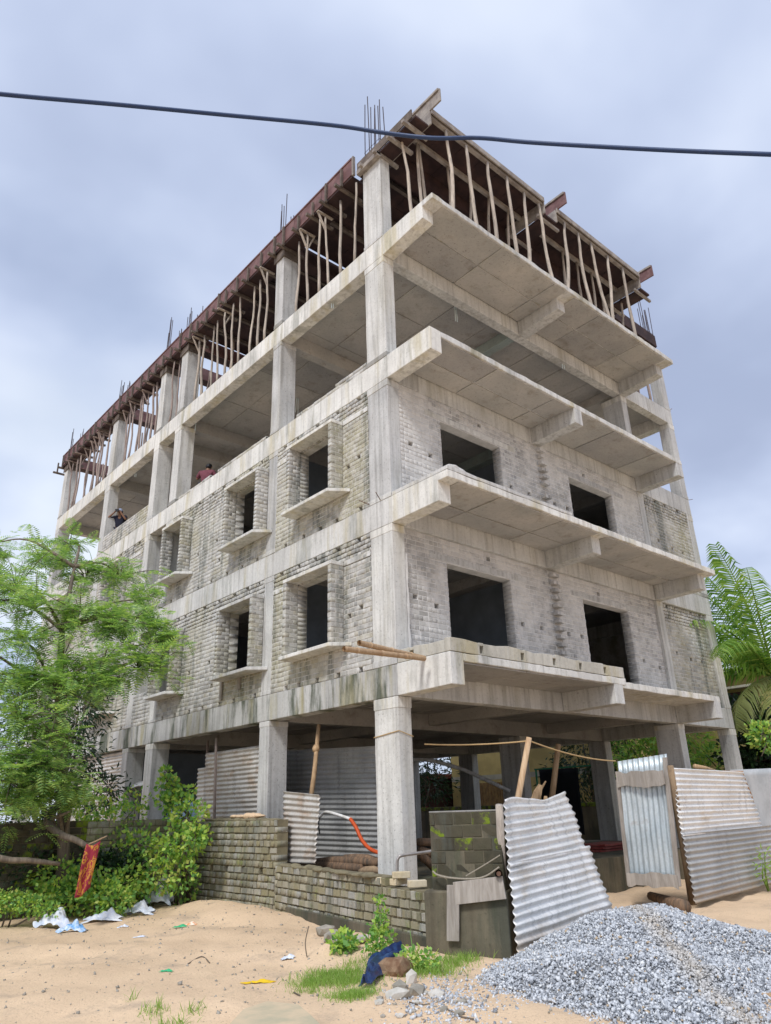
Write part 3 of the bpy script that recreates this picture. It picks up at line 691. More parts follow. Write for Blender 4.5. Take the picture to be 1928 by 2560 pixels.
# brick walls of the short side (y = 0)
def rwall(x0, x1, z0, z1, ops=(), dy=0.0, **k):
    hs = k.pop('holes', ())
    return brick_wall(BB, BLD, (x1, dy, z0), NY, x1-x0, z0, z1, [(x1-b, x1-a, c, d) for a, b, c, d in ops], mats=k.pop('mats', SS), holes=[(x1-h, z) for h, z in hs], **k)
for fl in (0, 1):
    z0, z1 = ZT[fl], ZB[fl+1]; t = z0+2.12
    dy = 0.075 if fl == 0 else 0.012
    doors = [(1.46, 3.34, z0-0.1, t), (5.92, 7.81, z0-0.1, t)]
    rwall(0.302, 9.148, z0, z1, doors, dy=dy, recess=0.006,
          holes=[(0.58, z0+1.25), (1.12, z0+1.2), (3.62, z0+1.2), (4.25, z0+1.15), (5.2, z0+1.2), (5.7, z0+1.15), (8.2, z0+0.9), (8.9, z0+0.85), (2.7, z1-0.1), (6.6, z1-0.2)])
    rwall(9.452, 11.858, z0, z1, dy=dy, deep_top=0.42, top_gap=0.7, mats=LS, holes=[(9.9, z0+1.25), (10.6, z0+1.2), (11.2, z0+1.2)])
    for (a, b) in ((1.46, 3.34), (5.92, 7.81)):
        part(MB().box(a-0.45, b+0.55, dy-0.006, dy+0.225, t, t+0.115), 'lintel', 'concrete', bevel=0.006)
    # toothing left for a cross wall
    k = 0; z = z0+0.32
    while z < z1-0.15:
        if k % 2 == 0 or fl == 1:
            for q in range(2):
                if rnd.random() < 0.06: continue
                part(MB().box(4.70+q*0.115, 4.806+q*0.115, dy-0.115-rnd.uniform(0, .03), dy-0.004, z, z+0.075), 'toothing_brick', 'brick_short_side', bevel=0.006)
        z += 0.0865*(2 if fl else 1); k += 1
    if fl == 0:
        # mortar fillet down the corner
        part(MB().tube([(0.33, dy-0.03, z0+0.05+0.2*i) if i % 2 else (0.345, dy-0.02, z0+0.05+0.2*i) for i in range(11)], [0.045*rnd.uniform(.7, 1.25) for _ in range(11)], 6), 'mortar_fillet', 'mortar_short_side', bevel=0)
# inner and rear walls
for fl in (0, 1):
    z0, z1 = ZT[fl]-0.004, ZB[fl+1]
    for b in ((0.47, 9.1, 3.98, 4.2), (4.6, 4.82, 0.40, 3.95), (4.6, 4.82, 4.3, 20.4), (0.5, 4.55, 9.55, 9.75), (0.5, 4.55, 15.1, 15.3)):
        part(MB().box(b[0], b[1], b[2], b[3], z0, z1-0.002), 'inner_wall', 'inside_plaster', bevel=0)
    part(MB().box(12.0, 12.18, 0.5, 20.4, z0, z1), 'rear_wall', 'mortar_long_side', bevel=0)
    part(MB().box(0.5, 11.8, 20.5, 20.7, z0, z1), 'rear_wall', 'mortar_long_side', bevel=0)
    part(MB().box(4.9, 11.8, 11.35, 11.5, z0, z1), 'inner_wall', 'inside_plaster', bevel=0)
# partition on the third floor behind the second bay, and the ground floor plinth
part(MB().box(4.9, 9.1, 11.05, 11.25, ZT[2], ZB[3]-0.4), 'inner_wall', 'plaster_grey', bevel=0)
part(MB().box(0.05, 12.15, 0.05, 20.7, -0.3, 0.60), 'plinth', 'plaster_old', bevel=0)
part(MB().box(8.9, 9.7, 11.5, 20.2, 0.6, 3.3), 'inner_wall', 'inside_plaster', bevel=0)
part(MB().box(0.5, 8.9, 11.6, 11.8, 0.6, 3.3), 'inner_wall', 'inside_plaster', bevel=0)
part(MB().box(0.10, 0.3, 9.87, 10.98, 0.6, 1.3), 'inner_wall', 'plaster_grey', bevel=0)
# starter bars
for (c, x0, x1, y0, y1) in top_cols:
    if x0 > 9.2 and y0 > 5: continue
    h0 = 2.35 if c.name == top_cols[0][0].name else rnd.uniform(1.7, 2.2)
    for i in range(4):
        for j in range(2):
            bx_, by_ = x0+0.05+(x1-x0-0.1)*j, y0+0.05+(y1-y0-0.1)*i/3
            h = h0*rnd.uniform(0.72, 1.08); lean = Vector((rnd.uniform(-.03, .03), rnd.uniform(-.03, .03), 0))
            MB().tube([(bx_, by_, 15.5), Vector((bx_, by_, 15.5+h/2))+lean*0.3, Vector((bx_, by_, 15.5+h))+lean], 0.0125, 5).build('rebar', 'rebar', c)
    for zz in (15.72, 15.95, 16.15):
        MB().tube([(x0+.04, y0+.04, zz), (x1-.04, y0+.04, zz), (x1-.04, y1-.04, zz), (x0+.04, y1-.04, zz), (x0+.04, y0+.045, zz)], 0.006, 4).build('stirrup', 'rebar', c)
def seen(it):
    c = it[1]
    return (c.x < 0.3 and c.y > 0) or c.y < 0.4
BB.finish(300, seen)
# hanging conduit ends under the third-floor ceiling (parts of the building)
for (px, py, q) in ((830, 795, ('x', 0.12)), (485, 1090, ('x', 0.35)), (340, 1175, ('x', 0.3)), (1138, 778, ('y', 0.5)), (1412, 945, ('y', 0.1)), (742, 1000, ('x', 2.2))):
    p = on_x(px, py, q[1]) if q[0] == 'x' else on_y(px, py, q[1])
    zc = ZT[3]-TH-0.02; 
    for k in range(2):
        MB().tube([(p.x+k*0.05, p.y, zc), (p.x+k*0.05+rnd.uniform(-.04, .04), p.y+rnd.uniform(-.04, .04), zc-0.50)], 0.013, 6).build('conduit', 'pvc_pale', BLD)
# string tied round the corner column
MB().tube([(-0.008, 0.63, 2.74), (-0.008, -0.008, 2.80), (0.308, -0.008, 2.72), (0.308, 0.6, 2.7)], 0.008, 5).build('tie_string', 'rope', BLD)
# ------------------------------------------------------------------ roof formwork
FW = thing('roof_formwork', (0, 0, 15.55), 'red steel and timber shuttering for the roof slab on top of the building', 'formwork')
def fpart(mb, name, mat, par=FW, bevel=0.0): return mb.build(name, mat, par, bevel=bevel)
ZS = 15.555                     # beam soffit boards
# edge beam form along the long side
y = 0.92
while y < 21.0:
    y2 = min(y+1.22, 21.05)
    pl = fpart(MB().box(-0.085, -0.055, y, y2-0.012, ZS+0.09, ZS+0.66+rnd.uniform(-.01, .01)), 'side_plate', 'form_steel')
    fpart(MB().box(-0.105, -0.086, y, y2-0.012, ZS+0.60, ZS+0.645).box(-0.105, -0.086, y, y2-0.012, ZS+0.09, ZS+0.125), 'plate_flange', 'form_steel', pl)
    fpart(MB().box(-0.085, 0.40, y, y2-0.012, ZS+0.03, ZS+0.085), 'soffit_plate', 'form_deck')
    for yb in (y+0.32, y+0.93):
        j = rnd.uniform(-.1, .1)
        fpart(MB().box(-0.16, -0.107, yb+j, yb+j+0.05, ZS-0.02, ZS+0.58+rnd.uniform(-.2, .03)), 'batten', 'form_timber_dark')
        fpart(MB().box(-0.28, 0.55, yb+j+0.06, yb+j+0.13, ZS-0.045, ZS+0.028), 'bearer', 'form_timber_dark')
    y = y2
fpart(MB().box(-0.09, -0.02, 0.86, 0.915, ZS+0.08, ZS+0.67), 'end_batten', 'form_timber')
# collar plates on the column heads
for (x0, x1, y0, y1) in LC[1:]:
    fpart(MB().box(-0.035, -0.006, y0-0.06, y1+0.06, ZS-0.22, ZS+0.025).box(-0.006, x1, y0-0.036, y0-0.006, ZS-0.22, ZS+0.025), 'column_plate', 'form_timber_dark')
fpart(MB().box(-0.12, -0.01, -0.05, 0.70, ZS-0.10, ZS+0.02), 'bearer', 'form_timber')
# corner beam form running out over the balcony
fpart(MB().box(-0.03, 0.36, -1.25, 0.80, ZS+0.03, ZS+0.08), 'soffit_plate', 'form_deck')
fpart(MB().box(-0.06, -0.03, -1.15, 0.75, ZS+0.085, ZS+0.33), 'side_plate', 'form_timber_dark')
for k in range(4): fpart(MB().box(-0.20, 0.55, -1.05+k*0.5, -0.97+k*0.5, ZS-0.05, ZS+0.028), 'bearer', 'form_timber')
for (xa, ya, xb) in ((0.40, -1.62, 0.46), (5.02, -1.62, 5.08), (9.36, -1.58, 9.42)):
    fpart(MB().box(xa, xb-0.02, ya, -0.6, 16.08, 16.46), 'upstand_plate', 'form_timber' if xa < 1 else 'form_steel', bevel=0.006)
    fpart(MB().box(xa-0.035, xa-0.002, ya+0.02, -0.6, 16.40, 16.46), 'upstand_rail', 'form_timber')
# deck plates and runners
DZ = 16.03
for (xa, xb) in ((0.42, 4.46), (5.0, 9.0)):
    x = xa
    while x < xb-0.05:
        x2 = min(x+0.62, xb); yy = -1.30
        while yy < 3.9:
            y2 = min(yy+1.30, 3.9)
            fpart(MB().box(x+0.004, x2-0.004, yy+0.004, y2-0.004, DZ, DZ+0.05), 'deck_plate', 'form_deck')
            yy = y2
        x = x2
    for yr in (-1.22, -0.55, 0.75, 1.7, 2.7):
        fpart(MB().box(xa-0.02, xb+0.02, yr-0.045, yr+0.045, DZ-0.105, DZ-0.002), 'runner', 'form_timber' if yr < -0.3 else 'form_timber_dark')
    fpart(MB().box(xa, xb, -1.335, -1.303, DZ-0.06, DZ+0.085), 'edge_board', 'form_timber')
    for (sa, sb) in ((xa-0.035, xa-0.003), (xb+0.003, xb+0.035)): fpart(MB().box(sa, sb, -1.30, 0.0, ZS+0.09, DZ+0.02), 'side_plate', 'form_timber')
for (xa, xb) in ((4.5, 4.96), (9.04, 9.5)):
    fpart(MB().box(xa, xb, -1.28, 3.9, ZS+0.03, ZS+0.085), 'soffit_plate', 'form_deck')
    for k in range(5): fpart(MB().box(xa-0.2, xb+0.22, -1.2+k*0.9, -1.13+k*0.9, ZS-0.04, ZS+0.028), 'bearer', 'form_timber')
for (xa, xb) in ((0.42, 4.46), (5.0, 9.0), (9.6, 12.1)):
    for (ya, yb) in ((4.35, 9.4),) if xa < 9.5 else ((0.4, 3.85), (4.35, 9.4)):
        x = xa
        while x < xb-0.05:
            x2 = min(x+1.22, xb); yy = ya
            while yy < yb-0.05:
                y2 = min(yy+1.26, yb)
                fpart(MB().box(x+0.004, x2-0.004, yy+0.004, y2-0.004, DZ, DZ+0.05), 'deck_plate', 'form_deck'); yy = y2
            x = x2
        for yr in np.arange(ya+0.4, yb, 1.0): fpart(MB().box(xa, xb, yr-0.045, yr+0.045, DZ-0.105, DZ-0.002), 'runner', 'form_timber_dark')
# beam troughs over the rest
def trough(x0, x1, y0, y1, side_h=0.47, mat='form_steel'):
    fpart(MB().box(x0, x1, y0, y1, ZS+0.03, ZS+0.08), 'soffit_plate', 'form_deck')
    if x1-x0 > y1-y0: sides = ((x0, x1, y0-0.03, y0-0.002), (x0, x1, y1+0.002, y1+0.03))
    else: sides = ((x0-0.03, x0-0.002, y0, y1), (x1+0.002, x1+0.03, y0, y1))
    for q in sides: fpart(MB().box(*q, ZS+0.03, ZS+side_h), 'side_plate', mat)
for yr in (3.98, 9.45, 11.0, 15.05, 20.5): trough(0.45, 12.1, yr, yr+0.32, mat='form_deck' if yr < 9 else 'form_steel')  # near trough sides painted darker to stand for the shade under the deck
trough(0.45, 9.0, -0.0, 0.30, mat='form_deck'); trough(9.55, 12.1, 0.0, 0.3, mat='form_deck')
for (ya, yb) in ((9.85, 10.95), (11.4, 15.0), (15.45, 20.45)):
    trough(4.5, 4.85, ya, yb); trough(11.8, 12.15, ya, yb)
for (ya, yb) in ((0.4, 3.9), (4.4, 9.4)): trough(11.8, 12.15, ya, yb, 0.62, 'form_deck')

# ------------------------------------------------------------------ timber props
ORD = ['first', 'second', 'third', 'fourth', 'fifth', 'sixth', 'seventh', 'eighth', 'ninth', 'tenth', 'eleventh', 'twelfth', 'thirteenth', 'fourteenth', 'fifteenth', 'sixteenth']
def prop(x, y, z0, z1, label, group, dx=0.0, dy=0.0, r=0.042, mat='prop_wood', brace=0):
    root = thing('timber_prop', (x, y, z0), label, 'prop', group)
    n = 8; pts = []; ph = rnd.uniform(0, 6.28); am = rnd.uniform(0.015, 0.05); ph2 = rnd.uniform(0, 6.28)
    for i in range(n):
        t = i/(n-1)
        pts.append((x+dx*t+am*math.sin(ph+t*5.0)*(4*t*(1-t))+rnd.uniform(-.008, .008), y+dy*t+am*math.cos(ph2+t*4.3)*(4*t*(1-t))+rnd.uniform(-.008, .008), z0+(z1-z0)*t))
    rs = [r*(1.12-0.32*i/(n-1))*rnd.uniform(0.93, 1.08) for i in range(n)]
    MB().tube(pts, rs, 7).build('pole', mat, root, smooth=True)
    top = Vector(pts[-1])
    if brace:
        for s in ((-1, 1) if brace == 2 else (rnd.choice((-1, -1, 1)),)):
            q = Vector(pts[-3])
            e = Vector((top.x-0.22 if s < 0 else top.x+0.22, top.y+rnd.uniform(-.06, .06), z1-0.005)); b = q.lerp(Vector(pts[-2]), 0.4)
            MB().bar(b, e, 0.055, 0.03).build('strut', mat, root)
        MB().box(top.x-0.25, top.x+0.22, top.y-0.035, top.y+0.035, z1-0.03, z1+0.0).build('head_piece', mat, root)
    return root
zp = ZT[3]+0.004; zl = ZS-0.05
bays = [('in the bay beside the corner column', 0.85, 3.7, 6), ('in the second bay of the long side', 4.55, 9.2, 10), ('in the narrow third bay of the long side', 10.1, 10.8, 2),
        ('in the fourth bay of the long side', 11.6, 14.8, 8), ('in the last bay of the long side', 15.75, 20.1, 10)]
for bi, (where, ya, yb, n) in enumerate(bays):
    ps = [ya+(yb-ya)*(i+0.5)/n+rnd.uniform(-.12, .12) for i in range(n)]
    for i, yy in enumerate(ps):
        k = len(ps)
        prop(0.10+rnd.uniform(-.05, .1), yy, zp, zl, '%s outermost timber prop from the right %s' % (ORD[i], where), 'props along the long roof edge',
             dx=rnd.uniform(-.06, .03), dy=rnd.uniform(-.14, .14), mat='prop_wood' if bi < 2 else 'prop_wood_red', brace=rnd.choice((1, 1, 0, 2, 0)), r=rnd.uniform(.028, .040))
    for i in range(max(1, n-2)):
        prop(rnd.uniform(0.7, 3.6), rnd.uniform(ya, yb), zp, DZ-0.11 if bi < 2 else ZS-0.01, 'dim timber prop behind the outer row %s' % where, 'inner props, ' + where,
             dy=rnd.uniform(-.15, .15), mat='prop_wood' if bi < 2 else 'prop_wood_red', r=0.036)
# outer row over the balcony: image x of foot and of head
row = [(1139, 520, 1119, 312, -1.30), (1198, 558, 1168, 356, -1.30), (1247, 596, 1222, 398, -1.30), (1300, 640, 1270, 436, -1.30), (1327, 655, 1314, 470, -1.28),
       (1388, 698, 1357, 545, -1.28), (1422, 718, 1414, 548, -1.30), (1484, 760, 1448, 576, -1.30), (1532, 795, 1480, 600, -1.30), (1536, 800, 1522, 634, -1.30), (1594, 838, 1558, 658, -1.30)]
for i, (fx, fy, hx, hy, Y) in enumerate(row):
    p = on_y(fx, fy, Y); q = on_y(hx, hy, Y)
    prop(p.x, Y+0.06, zp+0.006, DZ-0.108, '%s pale timber prop from the corner along the balcony edge' % ORD[i], 'props along the balcony edge',
         dx=max(-.45, min(.45, q.x-p.x)), dy=0.0, r=0.043, mat='prop_wood')
for i, (fx, hx) in enumerate(((1062, 1044), (1077, 1048), (1036, 985), (1130, 1121), (1180, 1176), (1232, 1224), (1275, 1271), (1420, 1405), (1466, 1440), (1502, 1474), (1515, 1512), (1570, 1545))):
    Y = -0.55; p = on_y(fx, 600+(fx-1081)*0.62, Y); q = on_y(hx, 420+(hx-1081)*0.62, Y)
    x = min(8.9, max(0.1, p.x))
    prop(x, Y, zp+0.006, DZ-0.108 if not (x < 0.42 or 4.46 < x < 5.0) else ZS-0.05, '%s timber prop from the corner in the second row behind the balcony edge' % ORD[i], 'second row of props over the balcony',
         dx=max(-.3, min(.3, q.x-p.x)), r=0.038)
for i in range(26):
    x, yv = rnd.uniform(0.8, 11.5), rnd.uniform(0.6, 9.0)
    prop(x, yv, zp, DZ-0.11, 'dim timber prop standing deep in the shade under the roof shuttering', 'props deep under the shuttering', dx=rnd.uniform(-.2, .2), dy=rnd.uniform(-.2, .2), r=0.036, mat='prop_wood')
for i, (xx, yy) in enumerate(((9.75, -0.1), (10.5, -0.05), (11.4, 0.05), (12.0, 0.6))):
    prop(min(xx, 11.7), yy+0.15, zp, ZS+0.02, '%s timber prop from the left at the far end of the short side' % ORD[i], 'props at the far end', dx=rnd.uniform(-.1, .1), r=0.04, mat='prop_wood_red', brace=1)

# dark panels added on the top floor to block sky showing under the deck
for i in range(7):
    y0_ = 0.75+i*1.25; x_ = 5.6+rnd.uniform(-.15, .15); le = rnd.uniform(.12, .3)
    o = MB().obox((x_, y0_, ZT[3]+0.003), Vector((0, 1.18, 0)), Vector((0.04, 0, 0)), Vector((le, 0, (2.62 if i != 2 else 2.3)+rnd.uniform(-.06, .06)))).build('sky_block_panel', 'form_deck')
    tag(o, '%s added dark panel from the right blocking the sky under the roof formwork' % ORD[i], 'panel', 'panels added to block sky on the top floor')
# ------------------------------------------------------------------ cable, bamboo, rope
def curve_pts(ctrl, n=40):
    out = []; k = len(ctrl)
    for i in range(k-1):
        p0, p1, p2, p3 = [Vector(ctrl[max(0, min(k-1, i+j))]) for j in (-1, 0, 1, 2)]
        for s in range(n//(k-1)+1):
            t = s/(n//(k-1)+1)
            out.append(0.5*((2*p1)+(p2-p0)*t+(2*p0-5*p1+4*p2-p3)*t*t+(3*p1-p0-3*p2+p3)*t**3))
    out.append(Vector(ctrl[-1])); return out
cab = [at(-400, 190, 5.6), at(0, 235, 5.2), at(300, 262, 5.0), at(560, 287, 4.9), at(830, 313, 4.85), at(960, 332, 4.85), at(1080, 345, 4.85), at(1200, 345, 4.9), at(1340, 357, 4.95), at(1640, 374, 5.1), at(1928, 386, 5.3), at(2350, 400, 5.7)]
o = MB().tube(curve_pts(cab, 90), 0.0185, 8).build('overhead_cable', 'cable_blue', smooth=True)
tag(o, 'thick dark blue cable strung across the sky in front of the building', 'cable')
for i, (a, b, lab) in enumerate((((898, 1607, -0.7), (1022, 1636, -0.35), 'upper of two pale bamboo poles jutting out over the first-floor corner'), ((860, 1622, -0.8), (1010, 1640, -0.5), 'lower split bamboo pole jutting out over the first-floor corner'))):
    p = on_y(a[0], a[1], -1.0) if i == 0 else on_y(a[0], a[1], -1.05)
    q = on_y(b[0], b[1], -0.75 if i == 0 else -0.9)
    d = (q-p).normalized(); q2 = q+d*0.5
    zk = ZT[0]+0.27
    pts = [p.lerp(q2, t/6) for t in range(7)]
    root = thing('bamboo_pole', p, lab, 'pole', 'bamboo poles on the first-floor corner')
    MB().tube(pts, [0.042*rnd.uniform(.95, 1.03) for _ in pts], 9, cap=False).tube(pts, [0.030]*7, 9, cap=False).build('cane', 'bamboo', root, smooth=True)
    for t in (0.15, 0.45, 0.75):
        c = p.lerp(q2, t); MB().tube([c-d*0.012, c, c+d*0.012], [0.041, 0.049, 0.041], 9).build('node_ring', 'bamboo', root)
    MB().tube([p.lerp(q2, .15), p.lerp(q2, .18)], 0.038, 9).build('inner_wall', 'form_timber_dark', root)

# ------------------------------------------------------------------ people on the third floor
def skin_body(name, verts, edges, radii, mat, parent, root=0, sub=2):
    me = bpy.data.meshes.new(name); me.from_pydata([tuple(v) for v in verts], edges, []); me.materials.append(MAT[mat])
    o = link(name, me, parent)
    sk = o.modifiers.new('skin', 'SKIN'); sk.use_smooth_shade = True
    for i, r in enumerate(radii):
        v = me.skin_vertices[0].data[i]; rr = r if hasattr(r, '__len__') else (r, r); v.radius = rr; v.use_root = (i == root)
    s = o.modifiers.new('sub', 'SUBSURF'); s.levels = sub; s.render_levels = sub
    return o
def person(loc, face, label, J, shirt, hair='hair', cap=None, device=None):
    """J: joint positions in a local frame (x right of the person, y forward, z up) in metres from the floor"""
    root = thing('person', loc, label, 'person')
    f = Vector((face[0], face[1], 0)).normalized(); r = Vector((f.y, -f.x, 0))
    def w(p): return Vector(loc)+r*p[0]+f*p[1]+Vector((0, 0, p[2]))
    names = ['pel', 'wai', 'che', 'nec', 'hed', 'top', 'shL', 'elL', 'wrL', 'haL', 'shR', 'elR', 'wrR', 'haR', 'hiL', 'knL', 'anL', 'toL', 'hiR', 'knR', 'anR', 'toR']
    P = [w(J[k]) for k in names]; ix = {k: i for i, k in enumerate(names)}
    E = [('pel', 'wai'), ('wai', 'che'), ('che', 'nec'), ('nec', 'hed'), ('hed', 'top'), ('che', 'shL'), ('shL', 'elL'), ('elL', 'wrL'), ('wrL', 'haL'), ('che', 'shR'), ('shR', 'elR'), ('elR', 'wrR'), ('wrR', 'haR'),
         ('pel', 'hiL'), ('hiL', 'knL'), ('knL', 'anL'), ('anL', 'toL'), ('pel', 'hiR'), ('hiR', 'knR'), ('knR', 'anR'), ('anR', 'toR')]
    R = {'pel': (.13, .10), 'wai': (.12, .09), 'che': (.145, .10), 'nec': .05, 'hed': (.075, .09), 'top': (.06, .07), 'shL': .06, 'elL': .04, 'wrL': .027, 'haL': .03, 'shR': .06, 'elR': .04, 'wrR': .027, 'haR': .03,
         'hiL': .085, 'knL': .055, 'anL': .038, 'toL': .035, 'hiR': .085, 'knR': .055, 'anR': .038, 'toR': .035}
    verts = list(P); edges = [(ix[a], ix[b]) for a, b in E]; rad = [R[k] for k in names]
    for s in ('L', 'R'):                                        # fingers, curled round what is held
        wr, ha = P[ix['wr'+s]], P[ix['ha'+s]]; d = (ha-wr).normalized(); side = d.cross(Vector((0, 0, 1)))
        side = side.normalized() if side.length > 1e-3 else r; bend = side.cross(d)
        for k in range(5):
            if k < 4: b0 = ha+side*(k-1.5)*0.02+d*0.015; L = (0.05, 0.058, 0.055, 0.043)[k]; p1 = b0+d*L*0.6; p2 = p1+d*L*0.3+f*L*0.45
            else: b0 = wr.lerp(ha, 0.55)+side*0.035; p1 = b0+(side+d).normalized()*0.03; p2 = p1+d*0.03
            i0 = len(verts); verts += [b0, p1, p2]; rad += [0.0095, 0.009, 0.0075]; edges += [(ix['ha'+s], i0), (i0, i0+1), (i0+1, i0+2)]
    skin_body('body', verts, edges, rad, 'skin', root)
    # clothes follow the body
    cl = ['pel', 'wai', 'che', 'shL', 'shR', 'elL', 'elR', 'nec']; cv_ = [P[ix[k]] for k in cl]
    cv_[5] = P[ix['shL']].lerp(P[ix['elL']], 0.9); cv_[6] = P[ix['shR']].lerp(P[ix['elR']], 0.9); cv_[7] = P[ix['che']].lerp(P[ix['nec']], 0.72)
    skin_body('shirt', cv_, [(0, 1), (1, 2), (2, 3), (2, 4), (3, 5), (4, 6), (2, 7)], [(.155, .125), (.145, .115), (.17, .125), .082, .082, .058, .058, .075], shirt, root)
    tr = ['pel', 'hiL', 'knL', 'anL', 'hiR', 'knR', 'anR']; tv = [P[ix[k]] for k in tr]
    skin_body('trousers', tv, [(0, 1), (1, 2), (2, 3), (0, 4), (4, 5), (5, 6)], [(.15, .12), .10, .075, .06, .10, .075, .06], 'trousers', root)
    hc = w(J['hed']); up = (w(J['top'])-w(J['nec'])).normalized()
    hm = MB(); hm.blob((0, 0, 0), (.092, .108, .10), 5, sub=3, rough=0.03)
    hm.v = [tuple(hc+up*0.035-f*0.012+r*v[0]+f*v[1]+up*v[2]) for v in hm.v if True]
    keep = [i for i, q in enumerate(hm.f) if (sum((Vector(hm.v[j])-hc).dot(up) for j in q)/3 > 0.025) or (sum((Vector(hm.v[j])-hc).dot(f) for j in q)/3 < 0.0 and sum((Vector(hm.v[j])-hc).dot(up) for j in q)/3 > -0.06)]
    hm.f = [hm.f[i] for i in keep]; hm.m = [0]*len(hm.f)
    hm.build('hair' if cap is None else 'headscarf', hair if cap is None else cap, root, smooth=True)
    fc = MB()
    for s in (-1, 1): fc.blob(hc+f*0.083+r*0.032*s+up*0.005, (.013, .013, .009), 2, sub=1, rough=0)
    fc.build('eyes', 'device_black', root)
    MB().blob(hc+f*0.095-up*0.02, (.014, .022, .024), 3, sub=1, rough=0.05).build('nose', 'skin', root, smooth=True)
    MB().blob(hc+f*0.084-up*0.055, (.026, .010, .008), 4, sub=1, rough=0).build('mouth', 'shirt_maroon', root)
    e = MB()
    for s in (-1, 1): e.blob(hc+r*0.088*s-f*0.005, (.012, .02, .03), 6, sub=1, rough=0)
    e.build('ears', 'skin', root, smooth=True)
    return root, w
# the man in a maroon shirt, sitting with his back to the edge
px = on_x(512, 1205, 0.55)
J1 = dict(pel=(0, 0, .16), wai=(0, .02, .33), che=(0, .06, .52), nec=(.01, .09, .66), hed=(.02, .12, .77), top=(.02, .13, .85), shL=(-.19, .05, .59), elL=(-.33, .12, .42), wrL=(-.27, .28, .58), haL=(-.23, .30, .66),
          shR=(.19, .05, .58), elR=(.30, .10, .36), wrR=(.22, .30, .33), haR=(.16, .36, .34), hiL=(-.10, .05, .14), knL=(-.24, .42, .34), anL=(-.16, .55, .06), toL=(-.18, .70, .04), hiR=(.10, .05, .14), knR=(.24, .42, .34), anR=(.16, .55, .06), toR=(.18, .70, .04))
p1r, w1 = person((0.58, px.y, ZT[2]+0.30), (0.75, 0.66), 'person in a maroon shirt sitting with their back to the open floor edge', J1, 'shirt_maroon')
d1 = MB().obox(w1((-.27, .30, .66)), (w1((-.19, .30, .66))-w1((-.27, .30, .66))), (w1((-.27, .315, .66))-w1((-.27, .30, .66))), Vector((0, 0, .13))).build('phone', 'device_white')
tag(d1, 'pale phone held up by the person in the maroon shirt', 'phone')
SB = thing('brick_stack', (0.58, px.y, ZT[2]), 'low stack of bricks under the person in the maroon shirt', 'bricks')
for k in range(3):
    for q in range(2): MB().obox(Vector((0.44+0.02*k, px.y-0.16+0.15*q, ZT[2]+0.001+0.098*k)), Vector((0.26, 0, 0)), Vector((0, 0.13, 0)), Vector((0, 0, 0.09))).build('brick', 'brick_long_side', SB, bevel=.005)
# the one with the pale headscarf, standing behind the brick parapet
J2 = dict(pel=(0, 0, .93), wai=(0, .02, 1.10), che=(0, .05, 1.31), nec=(0, .06, 1.46), hed=(0, .10, 1.57), top=(0, .10, 1.65), shL=(-.19, .05, 1.40), elL=(-.26, .22, 1.24), wrL=(-.10, .26, 1.46), haL=(-.06, .25, 1.53),
          shR=(.19, .05, 1.40), elR=(.40, .22, 1.27), wrR=(.18, .24, 1.48), haR=(.12, .23, 1.55), hiL=(-.10, 0, .90), knL=(-.11, .03, .48), anL=(-.11, -.02, .08), toL=(-.12, .13, .03), hiR=(.10, 0, .90), knR=(.11, .03, .48), anR=(.11, -.02, .08), toR=(.12, .13, .03))
py_ = on_x(306, 1275, 0.55)
p2r, w2 = person((0.50, py_.y-0.05, ZT[2]+0.03), (-0.62, -0.78), 'person in a dark shirt and pale headscarf looking out over the brick parapet', J2, 'shirt_navy', cap='scarf_blue')
o0 = w2((0.0, .22, 1.54)); d2 = MB().obox(o0, w2((.12, .22, 1.54))-o0, w2((0, .29, 1.54))-o0, Vector((0, 0, .08))).build('camera', 'device_black')
tag(d2, 'small black camera held to the face of the person in the headscarf', 'camera')
# ------------------------------------------------------------------ boundary wall, gate pier
def on_plane(px, py, P, n):
    d = Vector(ray(px, py)); n = Vector(n); t = (Vector(P)-Vector(CAM)).dot(n)/d.dot(n); return Vector(CAM)+d*t
BW = thing('boundary_wall', (-0.6, 2.8, 0), 'weathered olive-grey brick boundary wall stepping down in front of the building', 'wall')
WB = Bricks(); BS = ('brick_boundary', 'mortar_boundary')
n_hi = Vector((-1, 0, 0))
brick_wall(WB, BW, (-0.45, 2.86, -0.2), n_hi, 3.06, -0.2, 1.50, thick=0.25, course=0.110, mats=BS, recess=0.022, jit=0.010, rough_h=0.012, bond='garden', joint=0.017, solid_ends=True,
           holes=[(0.5, 0.62), (1.15, 0.62), (1.75, 0.62), (2.3, 0.62)])
A_, B_ = Vector((-0.46, 2.85, 0)), Vector((-1.27, -1.85, 0)); dl = (A_-B_).normalized(); n_lo = Vector((-dl.y, dl.x, 0))
brick_wall(WB, BW, (B_.x, B_.y, -0.25), n_lo, (A_-B_).length, -0.25, 0.76, openings=[(0, 1.05, 0.66, 2)], thick=0.26, course=0.112, mats=BS, recess=0.022, jit=0.012, rough_h=0.012, joint=0.017, solid_ends=True)
WB.finish(300)
